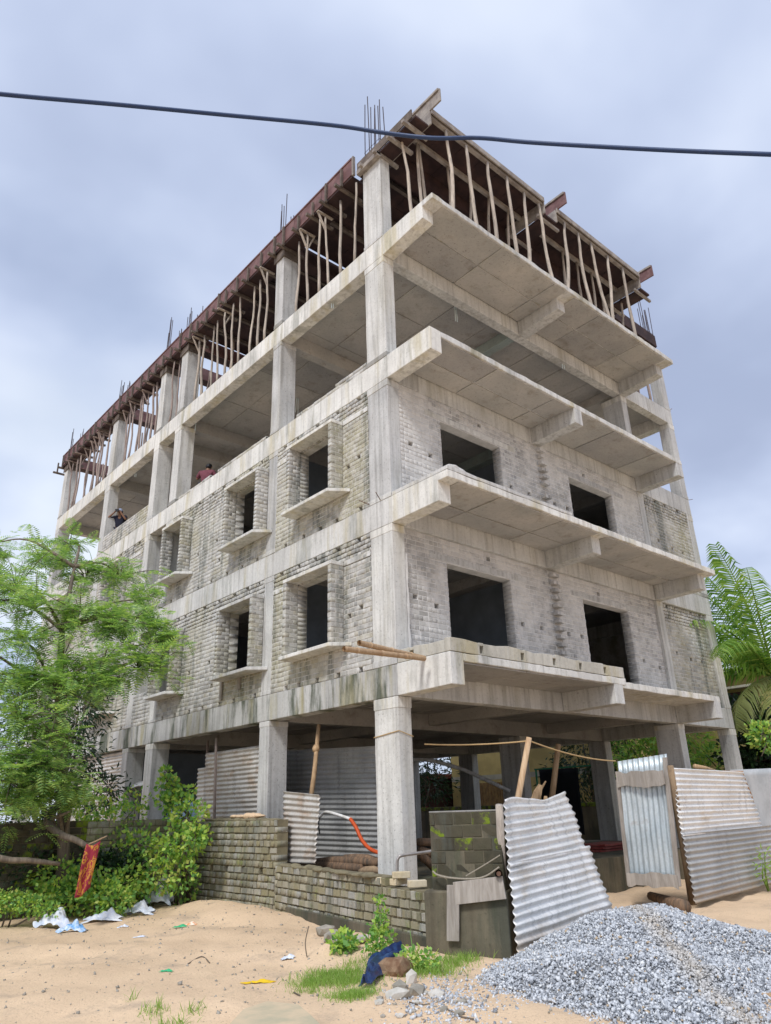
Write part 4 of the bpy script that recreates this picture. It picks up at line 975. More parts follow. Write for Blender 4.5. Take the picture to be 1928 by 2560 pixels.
# broken mortar and rubble bedding on the wall tops
def crust(name, path, w, h, mat, par, seed, step=0.14):
    g = random.Random(seed); mb = MB(); k = 0
    for (p, q) in zip(path[:-1], path[1:]):
        p, q = Vector(p), Vector(q); n = max(2, int((q-p).length/step))
        for i in range(n):
            c = p.lerp(q, (i+g.random()*0.6)/n); mb.blob((c.x+g.uniform(-.03, .03), c.y, c.z+h*0.15), (w*g.uniform(.5, .8), step*g.uniform(.7, 1.1), h*g.uniform(.4, 1.0)), seed*97+k, sub=2, rough=0.12); k += 1
    return mb.build(name, mat, par, smooth=True)
crust('mortar_cap', [(-0.33, 2.95, 1.49), (-0.33, 5.85, 1.51)], 0.15, 0.05, 'mortar_boundary', BW, 4)
crust('mortar_cap', [(-1.05, -0.6, 0.75), (-0.35, 2.8, 0.75)], 0.15, 0.055, 'mortar_boundary', BW, 6)
MB().obox(B_+n_lo*0.02+Vector((0, 0, -0.25)), dl*4.2, n_lo*0.035, Vector((0, 0, 0.42))).build('plaster_footing', 'plaster_old', BW, bevel=0.03)
crust('sand_on_wall', [(-0.30, 3.6, 1.56), (-0.30, 4.7, 1.56)], 0.15, 0.07, 'sand', BW, 9)

PW = thing('mossy_boundary_wall', (-4.0, 6.2, 0), 'long moss-covered brick wall behind the shrubs and tree on the left', 'wall')
PB = Bricks()
brick_wall(PB, PW, (-0.36, 6.05, -0.2), (0, -1, 0), 2.3, -0.2, 1.56, thick=0.25, course=0.12, mats=('brick_boundary', 'mortar_boundary'), recess=0.02, jit=0.006, bond='stretcher')
brick_wall(PB, PW, (-2.66, 6.05, -0.2), (0, -1, 0), 6.5, -0.2, 1.58, thick=0.25, course=0.12, mats=('brick_mossy', 'mortar_boundary'), recess=0.02, jit=0.006, bond='stretcher')
PB.finish(300)

PR = thing('gate_pier', (-1.16, -2.4, 0), 'moss-patched block gate pier with peeling plaster below, beside the bright tin fence', 'pier')
PP1, PP2 = Vector((-1.38, -2.02, 0)), Vector((-0.94, -2.80, 0)); pd = (PP2-PP1).normalized(); pn = Vector((pd.y, -pd.x, 0))
if pn.dot(Vector(CAM)-PP1) < 0: pn = -pn
Lp = (PP2-PP1).length
MB().obox(PP1-pd*0.10+Vector((0, 0, -0.25)), pd*(Lp+0.12), -pn*0.45, Vector((0, 0, 0.93))).build('plaster_base', 'plaster_old', PR, bevel=0.02)
QB = Bricks()
aa = pn.cross(Vector((0, 0, 1))); st = PP1 if aa.dot(pd) > 0 else PP2
w_ = brick_wall(QB, PR, (st.x-pn.x*0.05, st.y-pn.y*0.05, 0.68), pn, Lp, 0.68, 1.55, thick=0.34, course=0.145, mats=('brick_mossy', 'plaster_old'), recess=0.002, jit=0.006, bond='stretcher', joint=0.004, rough_h=0.002, solid_ends=True)
QB.finish(300)
MB().obox(PP1-pn*0.045+Vector((0, 0, 1.552)), pd*Lp, -pn*0.35, Vector((0, 0, 0.02))).build('cap', 'plaster_grey', PR, bevel=0.006)
fp = PP1+pn*0.04
def on_pier(px, py, off=0.04): return on_plane(px, py, PP1+pn*off, pn)
TF = thing('nailed_planks', on_pier(1134, 2350), 'two weathered planks nailed at a right angle against the gate pier', 'planks')
a0, a1 = on_pier(1134, 2212), on_pier(1134, 2352)
MB().obox(a1-pd*0.075, pd*0.15, pn*0.035, a0-a1).build('upright_plank', 'plank', TF, bevel=0.004)
a0, a1 = on_pier(1138, 2233), on_pier(1262, 2218); MB().bar(a0+pn*0.02, a1+pn*0.02, 0.035, 0.24, up=(0, 0, 1)).build('cross_plank', 'plank', TF, bevel=0.004)
MB().tube([on_pier(1247, 2184, -0.1), on_pier(1247, 2184, 0.12)], 0.045, 10, cap=False).tube([on_pier(1247, 2184, -0.1), on_pier(1247, 2184, 0.10)], 0.028, 10).build('pipe_stub', 'rebar_rust', PR)

# fresh bricks stacked on the low end of the wall
for i, (px, py, z, ang, lab) in enumerate(((1003, 2200, 0.755, 0.25, 'uppermost pale yellow brick of the small pile on the wall end'), (966, 2214, 0.672, 0.9, 'leftmost lower yellow brick of the small pile on the wall end'),
                                           (993, 2217, 0.672, 1.0, 'middle lower yellow brick of the small pile on the wall end'), (1035, 2216, 0.672, 0.35, 'rightmost long yellow brick of the small pile on the wall end'))):
    c = B_.lerp(A_, {0: 0.17, 1: 0.26, 2: 0.185, 3: 0.09}[i])-n_lo*0.12
    dv = Vector((math.cos(ang-0.9), math.sin(ang-0.9), 0)); sv = Vector((-dv.y, dv.x, 0))
    o = MB().obox(c-dv*0.12-sv*0.058+Vector((0, 0, z)), dv*0.24, sv*0.115, Vector((0, 0, 0.08))).build('loose_brick', 'brick_fresh', bevel=0.008)
    tag(o, lab, 'brick', 'yellow bricks piled on the wall end')
c = B_.lerp(A_, 0.03)-n_lo*0.2
o = MB().obox(c+Vector((0, 0, 0.68)), pd*0.45+Vector((0.1, 0.15, 0)), -pn*0.14, Vector((0, 0, 0.03))).obox(c+Vector((0.02, 0.02, 0.72)), pd*0.42+Vector((0.1, 0.2, 0)), -pn*0.13, Vector((0, 0, 0.03))).build('short_boards', 'plank')
tag(o, 'short grey boards lying on the wall end beside the yellow bricks', 'board')

# ------------------------------------------------------------------ corrugated tin
def sheet(name, BL, BR, TR, TL, mat, parent, wave=0.095, amp=0.016, vertical=False, crumple=None, nu=16, seed=1):
    BL, BR, TR, TL = map(Vector, (BL, BR, TR, TL)); g = np.random.default_rng(seed)
    Lu = ((BR-BL).length+(TR-TL).length)/2; Lv = ((TL-BL).length+(TR-BR).length)/2
    if vertical: n1, n2 = max(8, int(Lu/wave*8)), nu
    else: n1, n2 = nu, max(8, int(Lv/wave*8))
    nrm = (BR-BL).cross(TL-BL).normalized(); ph = g.uniform(0, 6.28, 4)
    V = []
    for i in range(n1+1):
        u = i/n1
        for j in range(n2+1):
            v = j/n2
            p = (BL*(1-u)+BR*u)*(1-v)+(TL*(1-u)+TR*u)*v
            s = (u*Lu if vertical else v*Lv)
            d = amp*math.sin(2*math.pi*s/wave)+0.018*math.sin(3.1*u+ph[0])*math.sin(2.3*v+ph[1])+0.009*math.sin(9*u+ph[2])*math.sin(7*v+ph[3])+0.012*mnoise.noise(p*2.3)+0.006*mnoise.noise(p*7.0)
            p = p+nrm*d
            if crumple: p = p+crumple(u, v)
            V.append(p)
    F = [(i*(n2+1)+j, (i+1)*(n2+1)+j, (i+1)*(n2+1)+j+1, i*(n2+1)+j+1) for i in range(n1) for j in range(n2)]
    o = np_mesh(name, np.array(V), np.array(F), mat, parent, smooth=True)
    so_ = o.modifiers.new('solid', 'SOLIDIFY'); so_.thickness = 0.003
    return o
F1 = thing('tin_fence', (-0.9, -2.8, 0), 'bright buckled corrugated tin fence panel behind the gravel heap, beside the gate pier', 'fence', 'tin fence panels')
BL, BR, TR, TL = Vector((-0.885, -2.86, 0.02)), Vector((1.75, -2.51, 0.08)), Vector((1.66, -1.93, 1.79)), Vector((-0.87, -2.845, 1.68))
def mixv(a, b, t): return a*(1-t)+b*t
def crmp(u, v): return Vector((0, 0, (-0.10*math.exp(-((u-0.62)/0.16)**2)+0.02*math.sin(13*u))*max(0, v-0.45)**2*3.0))+Vector((-0.10, 0.06, 0))*math.exp(-((u-0.7)/0.2)**2)*max(0, v-0.6)
sheet('sheet', BL, BR, mixv(BR, TR, 0.56), mixv(BL, TL, 0.585), 'tin_bright', F1, seed=2)
off = Vector((0.0, 0.022, 0))
sheet('sheet', mixv(BL, TL, 0.545)+off, mixv(BR, TR, 0.525)+off, TR, TL, 'tin_bright', F1, crumple=crmp, nu=28, seed=3)
pf = on_z(1277, 2398, -0.1); pt = at(1248, 2012, 9.62)
MB().tube([pf, pf.lerp(pt, .3)+Vector((.012, 0, 0)), pf.lerp(pt, .6)+Vector((-.015, .01, 0)), pt], [0.055, 0.048, 0.05, 0.045], 8).build('post', 'prop_wood', F1, smooth=True)
F2 = thing('tin_fence', (4.0, -2.4, 0), 'corrugated tin fence panel with brown rust stains right of the tin door', 'fence', 'tin fence panels')
BL, BR, TR, TL = Vector((4.06, -2.42, 0.07)), Vector((8.2, -2.30, 0.13)), Vector((7.4, -2.52, 2.12)), Vector((3.92, -2.52, 2.13))
sheet('sheet', BL, BR, mixv(BR, TR, 0.5), mixv(BL, TL, 0.5), 'tin_dull', F2, seed=5)
sheet('sheet', mixv(BL, TL, 0.48)+off, Vector((7.15, -2.40, 1.09)), Vector((6.36, -2.60, 2.08)), TL+off, 'tin_bright', F2, seed=6)
pf = on_z(1735, 2278, -0.1); pt = Vector((3.86, -2.52, 2.16))
MB().tube([pf, pf.lerp(pt, .35)+Vector((.02, .01, 0)), pf.lerp(pt, .7)+Vector((-.015, 0, 0)), pt], [0.07, 0.06, 0.062, 0.05], 8).build('post', 'branch_tan', F2, smooth=True)
pf = on_z(1745, 2276, -0.1); MB().tube([pf, pf+Vector((-.06, -.02, 0.95))], [0.05, 0.045], 8).build('post', 'bark', F2, smooth=True)
# tin door hung open
DR = thing('tin_door', (3.86, -1.9, 0.3), 'narrow door of upright bluish corrugated tin with plank frame, standing open', 'door')
dBL, dBR, dTR, dTL = Vector((3.83, -1.47, 0.34)), Vector((3.85, -2.36, 0.34)), Vector((3.92, -2.45, 2.36)), Vector((3.85, -1.53, 2.29))
sheet('sheet', dBL, dBR, dTR, dTL, 'tin_bluish', DR, vertical=True, nu=10, seed=8)
dn = (dBR-dBL).cross(dTL-dBL).normalized()
if dn.dot(Vector(CAM)-dBL) < 0: dn = -dn
MB().obox(dBL+dn*0.02-(dBR-dBL)*0.05+Vector((0, 0, -0.03)), (dBR-dBL)*0.075, dn*0.04, (dTL-dBL)*0.86).build('stile', 'plank', DR, bevel=0.004)
MB().obox(dBR+dn*0.02-(dBR-dBL)*0.06, (dBR-dBL)*0.085, dn*0.04, (dTR-dBR)*0.97).build('stile', 'plank', DR, bevel=0.004)
def wavy(o, L, Hh, nn, seed, k=12):
    g = random.Random(seed); mb = MB(); up = Vector((0, 0, 1)); t0 = [g.uniform(-.025, .02) for _ in range(k+1)]; b0 = [g.uniform(-.03, .02) for _ in range(k+1)]
    for i in range(k):
        p, q = o+L*(i/k), o+L*((i+1)/k)
        A = [p+up*b0[i], q+up*b0[i+1], q+up*(Hh+t0[i+1]), p+up*(Hh+t0[i])]
        mb.add(A+[x+nn*0.03 for x in A], [(3, 2, 1, 0), (4, 5, 6, 7), (0, 1, 5, 4), (1, 2, 6, 5), (2, 3, 7, 6), (3, 0, 4, 7)])
    return mb
wavy(dBL.lerp(dTL, 0.78)+dn*0.065, (dBR-dBL), 0.24, dn, 2).build('top_rail', 'plank', DR)
wavy(dBL+dn*0.065+Vector((0, 0, -0.02)), (dBR-dBL), 0.20, dn, 4).build('bottom_rail', 'plank', DR)
o = MB().tube([on_z(1627, 2240, 0.10), on_z(1680, 2258, 0.08), on_z(1712, 2268, 0.08)], [0.07, 0.10, 0.11], 8).build('fallen_log', 'log', smooth=True); tag(o, 'split dark log lying on the sand under the tin door', 'log')
o = MB().obox(on_z(1540, 2214, 0.02), Vector((0.35, -0.18, 0)), Vector((0.06, 0.12, 0)), Vector((0, 0, 0.18))).build('stone_block', 'pallor', bevel=0.015); tag(o, 'squat pale stone block at the foot of the tin door', 'stone')
o = MB().tube([on_y(1738, 1917, -2.45), on_y(1765, 1921, -2.42), on_y(1792, 1929, -2.42)], [0.05, 0.04, 0.03], 7).build('driftwood', 'split_log', smooth=True); tag(o, 'pale crooked branch lying on top of the right tin fence', 'branch')
def drape(name, corners, mat, lab, cat, fold=0.03, n=14, seed=1):
    g = np.random.default_rng(seed); A, B, C_, D_ = map(Vector, corners); nn = (B-A).cross(D_-A).normalized(); V = []; ph = g.uniform(0, 6, 6)
    for i in range(n+1):
        u = i/n
        for j in range(n+1):
            v = j/n; p = (A*(1-u)+B*u)*(1-v)+(D_*(1-u)+C_*u)*v
            V.append(p+nn*fold*(math.sin(11*u+ph[0]+2*v)+0.6*math.sin(7*v+5*u+ph[1])+0.4*math.sin(19*u-9*v+ph[2])))
    F = np.array([(i*(n+1)+j, (i+1)*(n+1)+j, (i+1)*(n+1)+j+1, i*(n+1)+j+1) for i in range(n) for j in range(n)])
    o = np_mesh(name, np.array(V), F, mat, smooth=True); s_ = o.modifiers.new('solid', 'SOLIDIFY'); s_.thickness = 0.004
    return tag(o, lab, cat)
drape('brown_sacking', (Vector((6.2, -2.15, 0.9)), Vector((7.3, -2.25, 0.9)), Vector((7.0, -2.35, 2.12)), Vector((6.25, -2.3, 2.12))), 'tarp_brown', 'brown sacking showing behind the right tin fence', 'sacking')
drape('grey_sheet', (Vector((7.05, -2.0, 0.4)), Vector((10.5, -2.0, 0.4)), Vector((10.5, -2.1, 2.25)), Vector((6.95, -2.1, 2.15))), 'tarp_grey', 'smooth grey sheet closing the gap at the right end of the fence', 'sheet', fold=0.012)
# tin sheets closing the ground floor
def tin(name, BL, BR, TR, TL, mat, lab, **k):
    o = sheet(name, BL, BR, TR, TL, mat, None, **k); return tag(o, lab, 'tin sheet', 'tin sheets closing the ground floor')
tin('tin_sheet', (0.30, 7.1, 0.61), (0.42, 4.35, 0.61), (0.42, 4.35, 2.97), (0.30, 7.15, 2.96), 'tin_rusty', 'wide rust-streaked corrugated sheet left of the second ground-floor column', seed=11)
tin('tin_sheet', (0.46, 7.75, 0.61), (0.40, 7.05, 0.61), (0.40, 7.05, 2.66), (0.46, 7.72, 2.66), 'tin_rusty', 'narrow dark rusty corrugated sheet at the left end of the second bay', seed=12)
tin('tin_sheet', (1.3, 5.6, 0.61), (1.2, 1.45, 0.61), (1.2, 1.45, 2.72), (1.3, 5.6, 2.92), 'tin_dull', 'large dull grey corrugated sheet set back between the corner and second columns', seed=13)
tin('tin_sheet', on_x(706, 2157, -0.1), on_x(790, 2160, -0.1), on_x(797, 1987, -0.1), on_x(712, 1978, -0.1), 'tin_rusty', 'short cream and rust corrugated sheet beside the second ground-floor column', seed=14)
tin('tin_sheet', (0.15, 15.4, 0.9), (0.15, 11.4, 0.9), (0.15, 11.4, 3.34), (0.15, 15.2, 3.34), 'tin_rusty', 'striped corrugated sheet behind the tree in the far ground-floor bay', seed=15)
o = sheet('tin_offcut', (0.0, 11.0, 2.35), (0.0, 9.9, 2.35), (0.45, 9.9, 2.5), (0.45, 11.0, 2.5), 'tin_dull', None, seed=16); tag(o, 'small corrugated offcut roofing the narrow recess on the ground floor', 'tin sheet')
for i, (px, y0_, y1_, X, lab, mt) in enumerate(((541, 1845, 2034, 0.22, 'slim upright pole in front of the rusty tin sheet', 'prop_wood_red'), (520, 1850, 1890, 0.9, 'dim upright pole above the rusty tin sheet', 'prop_wood_red'),
                                               (425, 1870, 1990, 2.5, 'dim crooked pole in the dark second bay', 'prop_wood_red'))):
    b = on_x(px-1, y1_, X); t_ = on_x(px, y0_, X); b.z = 0.6; t_.z = min(3.36, max(t_.z, 3.2))
    o = MB().tube([b, b.lerp(t_, .5)+Vector((0.015, .02, 0)), t_], [0.036, 0.034, 0.03], 7).build('pole', mt, smooth=True); tag(o, lab, 'pole', 'poles on the ground floor')
b, t_ = on_x(778, 1980, 0.10), on_x(797, 1812, 0.40); b = b-(t_-b).normalized()*0.5
o = MB().tube([b, b.lerp(t_, .5)+Vector((.01, -.02, 0)), t_], [0.045, 0.045, 0.038], 8).tube([b.lerp(t_, .70), b.lerp(t_, .735), b.lerp(t_, .77)], [0.055, 0.075, 0.055], 8).build('pole', 'split_log', smooth=True)
tag(o, 'thick leaning pole bound with rope behind the short rusty tin sheet', 'pole', 'poles on the ground floor')
# hose, pipes
hp = [on_x(800, 2085, 0.5), on_x(797, 2065, 0.5), on_x(800, 2042, 0.5), on_x(815, 2030, 0.5), on_x(848, 2038, 0.48), on_x(878, 2048, 0.45)]
HP = thing('water_hose', hp[0], 'white and orange hose arching over the logs in front of the dull tin', 'hose')
MB().tube(curve_pts(hp[:3]+[hp[3]], 16), 0.014, 6).build('thin_line', 'device_black', HP, smooth=True)
MB().tube(curve_pts(hp[2:], 14), 0.028, 8).build('white_pipe', 'white_pipe', HP, smooth=True)
MB().tube(curve_pts([on_x(876, 2047, 0.45), on_x(890, 2068, 0.44), on_x(905, 2100, 0.42), on_x(925, 2122, 0.4), on_x(950, 2133, 0.4)], 20), 0.033, 8).build('orange_hose', 'orange_hose', HP, smooth=True)
q = at(994, 2190, 11.4)
MB()
o = MB().tube(curve_pts([at(994, 2215, 11.3), at(993, 2160, 11.3), at(996, 2145, 11.3), at(1008, 2138, 11.32), at(1060, 2131, 11.5), at(1090, 2126, 11.6)], 24), 0.022, 8).build('bent_pipe', 'steel_pipe', smooth=True)
tag(o, 'bent grey steel pipe sticking up at the foot of the corner column', 'pipe')
# logs
lg = [((690, 2160), (905, 2130), 0.75, .085, 'long brown log lying across the front of the wood pile'), ((790, 2150), (945, 2150), 0.85, .075, 'dark charred log in the middle of the wood pile'), ((862, 2128), (948, 2138), 0.95, .06, 'crooked log topping the wood pile'),
      ((900, 2162), (950, 2170), 0.66, .06, 'pale bent root at the right end of the wood pile'), ((760, 2165), (930, 2165), 0.66, .07, 'grey log at the bottom of the wood pile')]
for i, (p, q, z, r, lab) in enumerate(lg):
    a, b = on_x(p[0], p[1], 0.30+0.06*(i % 3)), on_x(q[0], q[1], 0.34+0.05*(i % 3)); a.z = 0.6+r+0.10*(i in (1,))+0.2*(i == 2); b.z = a.z+(0.02 if i != 2 else -0.04)
    o = MB().tube([a, a.lerp(b, .3)+Vector((0, 0, .03*rnd.uniform(-1, 1))), a.lerp(b, .65)+Vector((.03, 0, .02)), b], [r*.7, r, r*1.05, r*.75], 9).build('log', 'log' if i != 3 else 'branch_tan', smooth=True)
    tag(o, lab, 'log', 'logs piled behind the low wall')
for i, (p, q, r, lab) in enumerate((((1046, 2105), (1105, 2112), .06, 'upper log behind the corner column'), ((1048, 2135), (1090, 2190), .07, 'slanting reddish log right of the corner column'), ((1050, 2125), (1110, 2150), .06, 'grey log crossing behind the slanting one'))):
    a, b = on_y(p[0], p[1], 0.35), on_y(q[0], q[1], 0.3); a.z = max(a.z, .62+r); b.z = max(b.z, .6+r)
    o = MB().tube([a, a.lerp(b, .5)+Vector((0, 0, .02)), b], [r, r*1.05, r*.8], 8).build('log', 'log', smooth=True); tag(o, lab, 'log', 'logs by the corner column')
# pole, timber ends and rope behind the fence
rp = [on_y(1029, 1859, 0.0), at(1324, 1852, 11.6), Vector((3.84, -1.5, 2.3))]
b = at(1293, 2010, 11.6)
o = MB().tube([Vector((b.x, b.y, 0.3)), b, rp[1]+Vector((0, 0, .05))], [0.05, 0.048, 0.042], 8).build('bamboo_stake', 'bamboo', smooth=True); tag(o, 'slender bamboo stake holding up the orange line behind the tin fence', 'stake')
for i, (p, q, r, lab) in enumerate((((1335, 2010), (1352, 1962), .07, 'splintered pale timber end sticking up behind the tin fence'), ((1365, 2010), (1364, 1990), .05, 'short timber stub right of the splintered one'))):
    a, b2 = at(p[0], p[1], 12.1), at(q[0], q[1], 12.1); a = a-(b2-a).normalized()*1.0
    m_ = MB().tube([a, a.lerp(b2, .9), b2], [r, r*.95, r*.5], 7)
    if i == 0: m_.tube([a.lerp(b2, .85), b2+Vector((.06, -.06, .05))], [r*.4, .012], 5)
    o = m_.build('timber_end', 'split_log'); tag(o, lab, 'timber', 'timber ends behind the tin fence')
def sag(p, q, d, n=14): return [p.lerp(q, i/n)-Vector((0, 0, d*4*(i/n)*(1-i/n))) for i in range(n+1)]
o = MB().tube(sag(rp[0]+Vector((.3, 0, 0)), rp[1], 0.03)+sag(rp[1], rp[2], 0.06)[1:], 0.011, 6).build('orange_line', 'rope'); tag(o, 'orange cord stretched from the corner column over a stake to the tin door', 'cord')
o = MB().tube(curve_pts([on_pier(1248, 2168, .09), on_pier(1215, 2190, .07), on_pier(1180, 2197, .06), on_pier(1130, 2195, .06), on_pier(1096, 2188, .07), on_pier(1082, 2178, .05)], 30), 0.010, 6).tube(curve_pts([on_pier(1250, 2138, .09), on_pier(1215, 2160, .06), on_pier(1165, 2190, .05)], 14), 0.007, 5).build('rope', 'rope_grey')
tag(o, 'slack grey rope looped across the gate pier to the fence post', 'rope')
# red sheets on the plinth, debris in the doorway gap
c = on_z(1520, 2128, 0.60)
for i in range(3):
    o = MB().obox(c+Vector((-0.5+0.05*i, -0.15-0.03*i, 0.004+0.055*i)), Vector((1.3, 0.1, 0.0)), Vector((-0.05, 0.75, 0.0)), Vector((0, 0, 0.045))).build('steel_plate', 'red_sheet', bevel=0.006)
    tag(o, '%s red steel plate of the stack on the ground floor beside the tin door' % ('bottom', 'middle', 'top')[i], 'steel plate', 'red plates stacked on the plinth')
o = MB().tube([c+Vector((0.0, -0.55, -0.6)), c+Vector((0.0, -0.55, -0.02))], [0.33, 0.31], 16).build('cement_ring', 'pallor', bevel=0.01); tag(o, 'squat grey concrete drum below the red steel plates', 'drum')
# blue tarpaulin heap in the second bay
mb = MB(); cc = on_x(462, 2030, 0.9); mb.blob((cc.x, cc.y, 0.95), (0.5, 0.75, 1.05), 8, sub=3, rough=0.05)
o = mb.build('blue_tarpaulin', 'tarp_blue', smooth=True); tag(o, 'blue tarpaulin covering a heap in the dark second bay', 'tarpaulin')

# ------------------------------------------------------------------ gravel heap (nobody could count it)
def gh(x, y):
    h = 0.44*np.exp(-(((x-0.25)/1.35)**2+((y+3.55)/0.85)**2))+0.30*np.exp(-(((x-1.9)/0.75)**2+((y+3.0)/0.7)**2))+0.26*np.exp(-(((x+0.9)/1.0)**2+((y+4.6)/1.0)**2))+0.24*np.exp(-(((x-0.9)/1.0)**2+((y+4.7)/0.9)**2))+0.16*np.exp(-(((x+1.7)/0.5)**2+((y+4.1)/0.7)**2))
    h = h+0.10*np.exp(-(((x+2.1)/0.8)**2+((y+5.6)/0.9)**2))
    return h-0.075
gxs = np.arange(-3.6, 4.4, 0.08); gys = np.arange(-7.2, -2.0, 0.08)
GX, GY = np.meshgrid(gxs, gys, indexing='ij'); GZ = gh(GX, GY)+rng.uniform(-.012, .012, GX.shape)
base = np.array([[hgt(x, y) for y in gys] for x in gxs])
lineY = -2.86+(GX+0.885)*0.133
lim = np.where(GX < 1.9, lineY-0.03, -2.3)
ok = (GZ > -0.03) & (GY < lim)
Vh = np.stack([GX, GY, base+np.maximum(GZ, -0.03)-0.02], -1).reshape(-1, 3)
ny_ = len(gys); Fh = np.array([(i*ny_+j, (i+1)*ny_+j, (i+1)*ny_+j+1, i*ny_+j+1) for i in range(len(gxs)-1) for j in range(ny_-1) if ok[i, j] and ok[i+1, j] and ok[i, j+1] and ok[i+1, j+1]])
N = 140000
xs, ys = rng.uniform(-3.6, 4.3, N), rng.uniform(-7.2, -2.0, N); zs = gh(xs, ys)
lim2 = np.where(xs < 1.9, -2.86+(xs+0.885)*0.133-0.03, -2.3)
dens = np.clip((zs+0.055)/0.075, 0, 1)
keep = (rng.random(N) < dens**1.5*0.95) & (ys < lim2)
xs, ys, zs = xs[keep], ys[keep], zs[keep]
def stones(xs, ys, zs, smin, smax, seed):
    g = np.random.default_rng(seed); n = len(xs)
    oc = np.array([(1, 0, 0), (-1, 0, 0), (0, 1, 0), (0, -1, 0), (0, 0, 1), (0, 0, -1)], float)
    of = np.array([(0, 2, 4), (2, 1, 4), (1, 3, 4), (3, 0, 4), (2, 0, 5), (1, 2, 5), (3, 1, 5), (0, 3, 5)])
    P = oc[None]+g.uniform(-.35, .35, (n, 6, 3)); sc = (smin+(smax-smin)*g.random((n, 1, 1))**1.7)*np.where(g.random((n, 1, 1)) < 0.03, 1.7, 1.0)*g.uniform(.6, 1.25, (n, 1, 3)); P = P*sc
    A = g.normal(size=(n, 3, 3)); Q, _ = np.linalg.qr(A); P = np.einsum('nij,njk->nik', P, Q)
    P = P+np.stack([xs, ys, zs], -1)[:, None, :]
    F = of[None]+(np.arange(n)*6)[:, None, None]
    return P.reshape(-1, 3), F.reshape(-1, 3)
bz = np.array([hgt(a, b) for a, b in zip(xs, ys)])
Vs, Fs = stones(xs, ys, bz+np.maximum(zs, -0.03)+rng.uniform(-.015, .015, len(xs)), 0.008, 0.022, 3)
Ft = np.concatenate([Fh[:, [0, 1, 2]], Fh[:, [0, 2, 3]]])
used = np.unique(Ft); rem = np.full(len(Vh), -1); rem[used] = np.arange(len(used)); Vh2 = Vh[used]; Ft = rem[Ft]
o = np_mesh('gravel_heap', np.concatenate([Vh2, Vs]), np.concatenate([Ft, Fs+len(Vh2)]), ['gravel_bed', 'gravel_stone'], mi=np.concatenate([np.zeros(len(Ft)), np.ones(len(Fs))]))
tag(o, 'heap of grey crushed stone spilling in front of the tin fence', 'gravel', kind='stuff')
# loose pebbles and crumbs on the sand
N = 5200; xs = rng.uniform(-6.5, 1.0, N); ys = rng.uniform(-6.0, 5.0, N); keep = (xs < -1.4-(ys+1.8)*(-0.17)) & (rng.random(N) < 0.25+0.75*np.exp(-((xs+2.3)**2+(ys+2.6)**2)/2.0))
xs, ys = xs[keep], ys[keep]; Vs, Fs = stones(xs, ys, np.array([hgt(a, b) for a, b in zip(xs, ys)])+0.004, 0.006, 0.022, 9)
o = np_mesh('pebbles', Vs, Fs, 'stone'); tag(o, 'scattered pebbles and crumbs on the sand', 'pebbles', kind='stuff')
N = 1300; pxs = rng.normal(1120, 75, N); pys = rng.normal(2505, 38, N); ps = [on_z(a, b, 0.01) for a, b in zip(pxs, pys)]
xs = np.array([p.x for p in ps]); ys = np.array([p.y for p in ps]); Vs, Fs = stones(xs, ys, np.array([hgt(a, b) for a, b in zip(xs, ys)])+0.004, 0.005, 0.020, 10)
o = np_mesh('rubble_crumbs', Vs, Fs, 'gravel_stone'); tag(o, 'loose crumbs of rubble and stray gravel on the foreground sand', 'rubble', kind='stuff')
# rocks, broken concrete and litter
def rock(px, py, r, mat, lab, seed, name='rock', z=0.0, sub=1, rough=0.27):
    p = on_z(px, py, z); zz = hgt(p.x, p.y)
    o = MB().blob((p.x, p.y, zz+r[2]*0.45), r, seed, sub=sub, rough=rough).build(name, mat); tag(o, lab, 'rock', 'rocks and rubble by the wall'); return o
rock(783, 2305, (.12, .10, .07), 'stone_pale', 'pale cement lump on the sand at the foot of the boundary wall', 1)
rock(815, 2350, (.16, .13, .10), 'stone', 'grey rubble lump left of the weeds', 2)
rock(832, 2378, (.15, .12, .09), 'stone', 'rough stone between the sand and the flat slab', 3)
rock(880, 2385, (.32, .18, .07), 'stone_pale', 'broad flat broken concrete slab among the weeds', 4)
rock(990, 2442, (.20, .15, .11), 'clay', 'brown clay clod beside the dark plastic bag', 5, sub=2, rough=.15)
rock(1000, 2475, (.10, .08, .06), 'stone', 'grey stone in front of the clay clod', 6)
rock(1045, 2490, (.13, .09, .07), 'stone', 'grey-brown stone on the sand before the clay clod', 7)
rock(995, 2505, (.13, .10, .06), 'stone_pale', 'whitish lump on the foreground sand', 8)
rock(1030, 2460, (.07, .05, .09), 'stone_pale', 'small upright pale chip beside the clay clod', 9)
rock(1092, 2500, (.10, .08, .04), 'stone_pale', 'flat pale chip between the stone and the gravel', 10)
rock(1265, 2386, (.12, .10, .10), 'stone', 'brown rock at the foot of the fence post', 11)
for i in range(16):
    px, py = rnd.uniform(900, 1180), rnd.uniform(2440, 2555); p = on_z(px, py); s = rnd.uniform(.015, .04)
    o = MB().blob((p.x, p.y, hgt(p.x, p.y)+s*.3), (s*1.3, s, s*.7), 50+i, sub=1, rough=0.2).build('rubble_chip', rnd.choice(('stone', 'stone_pale')))
    tag(o, 'small rubble chip on the foreground sand left of the gravel heap', 'rock', 'rubble chips in the foreground')
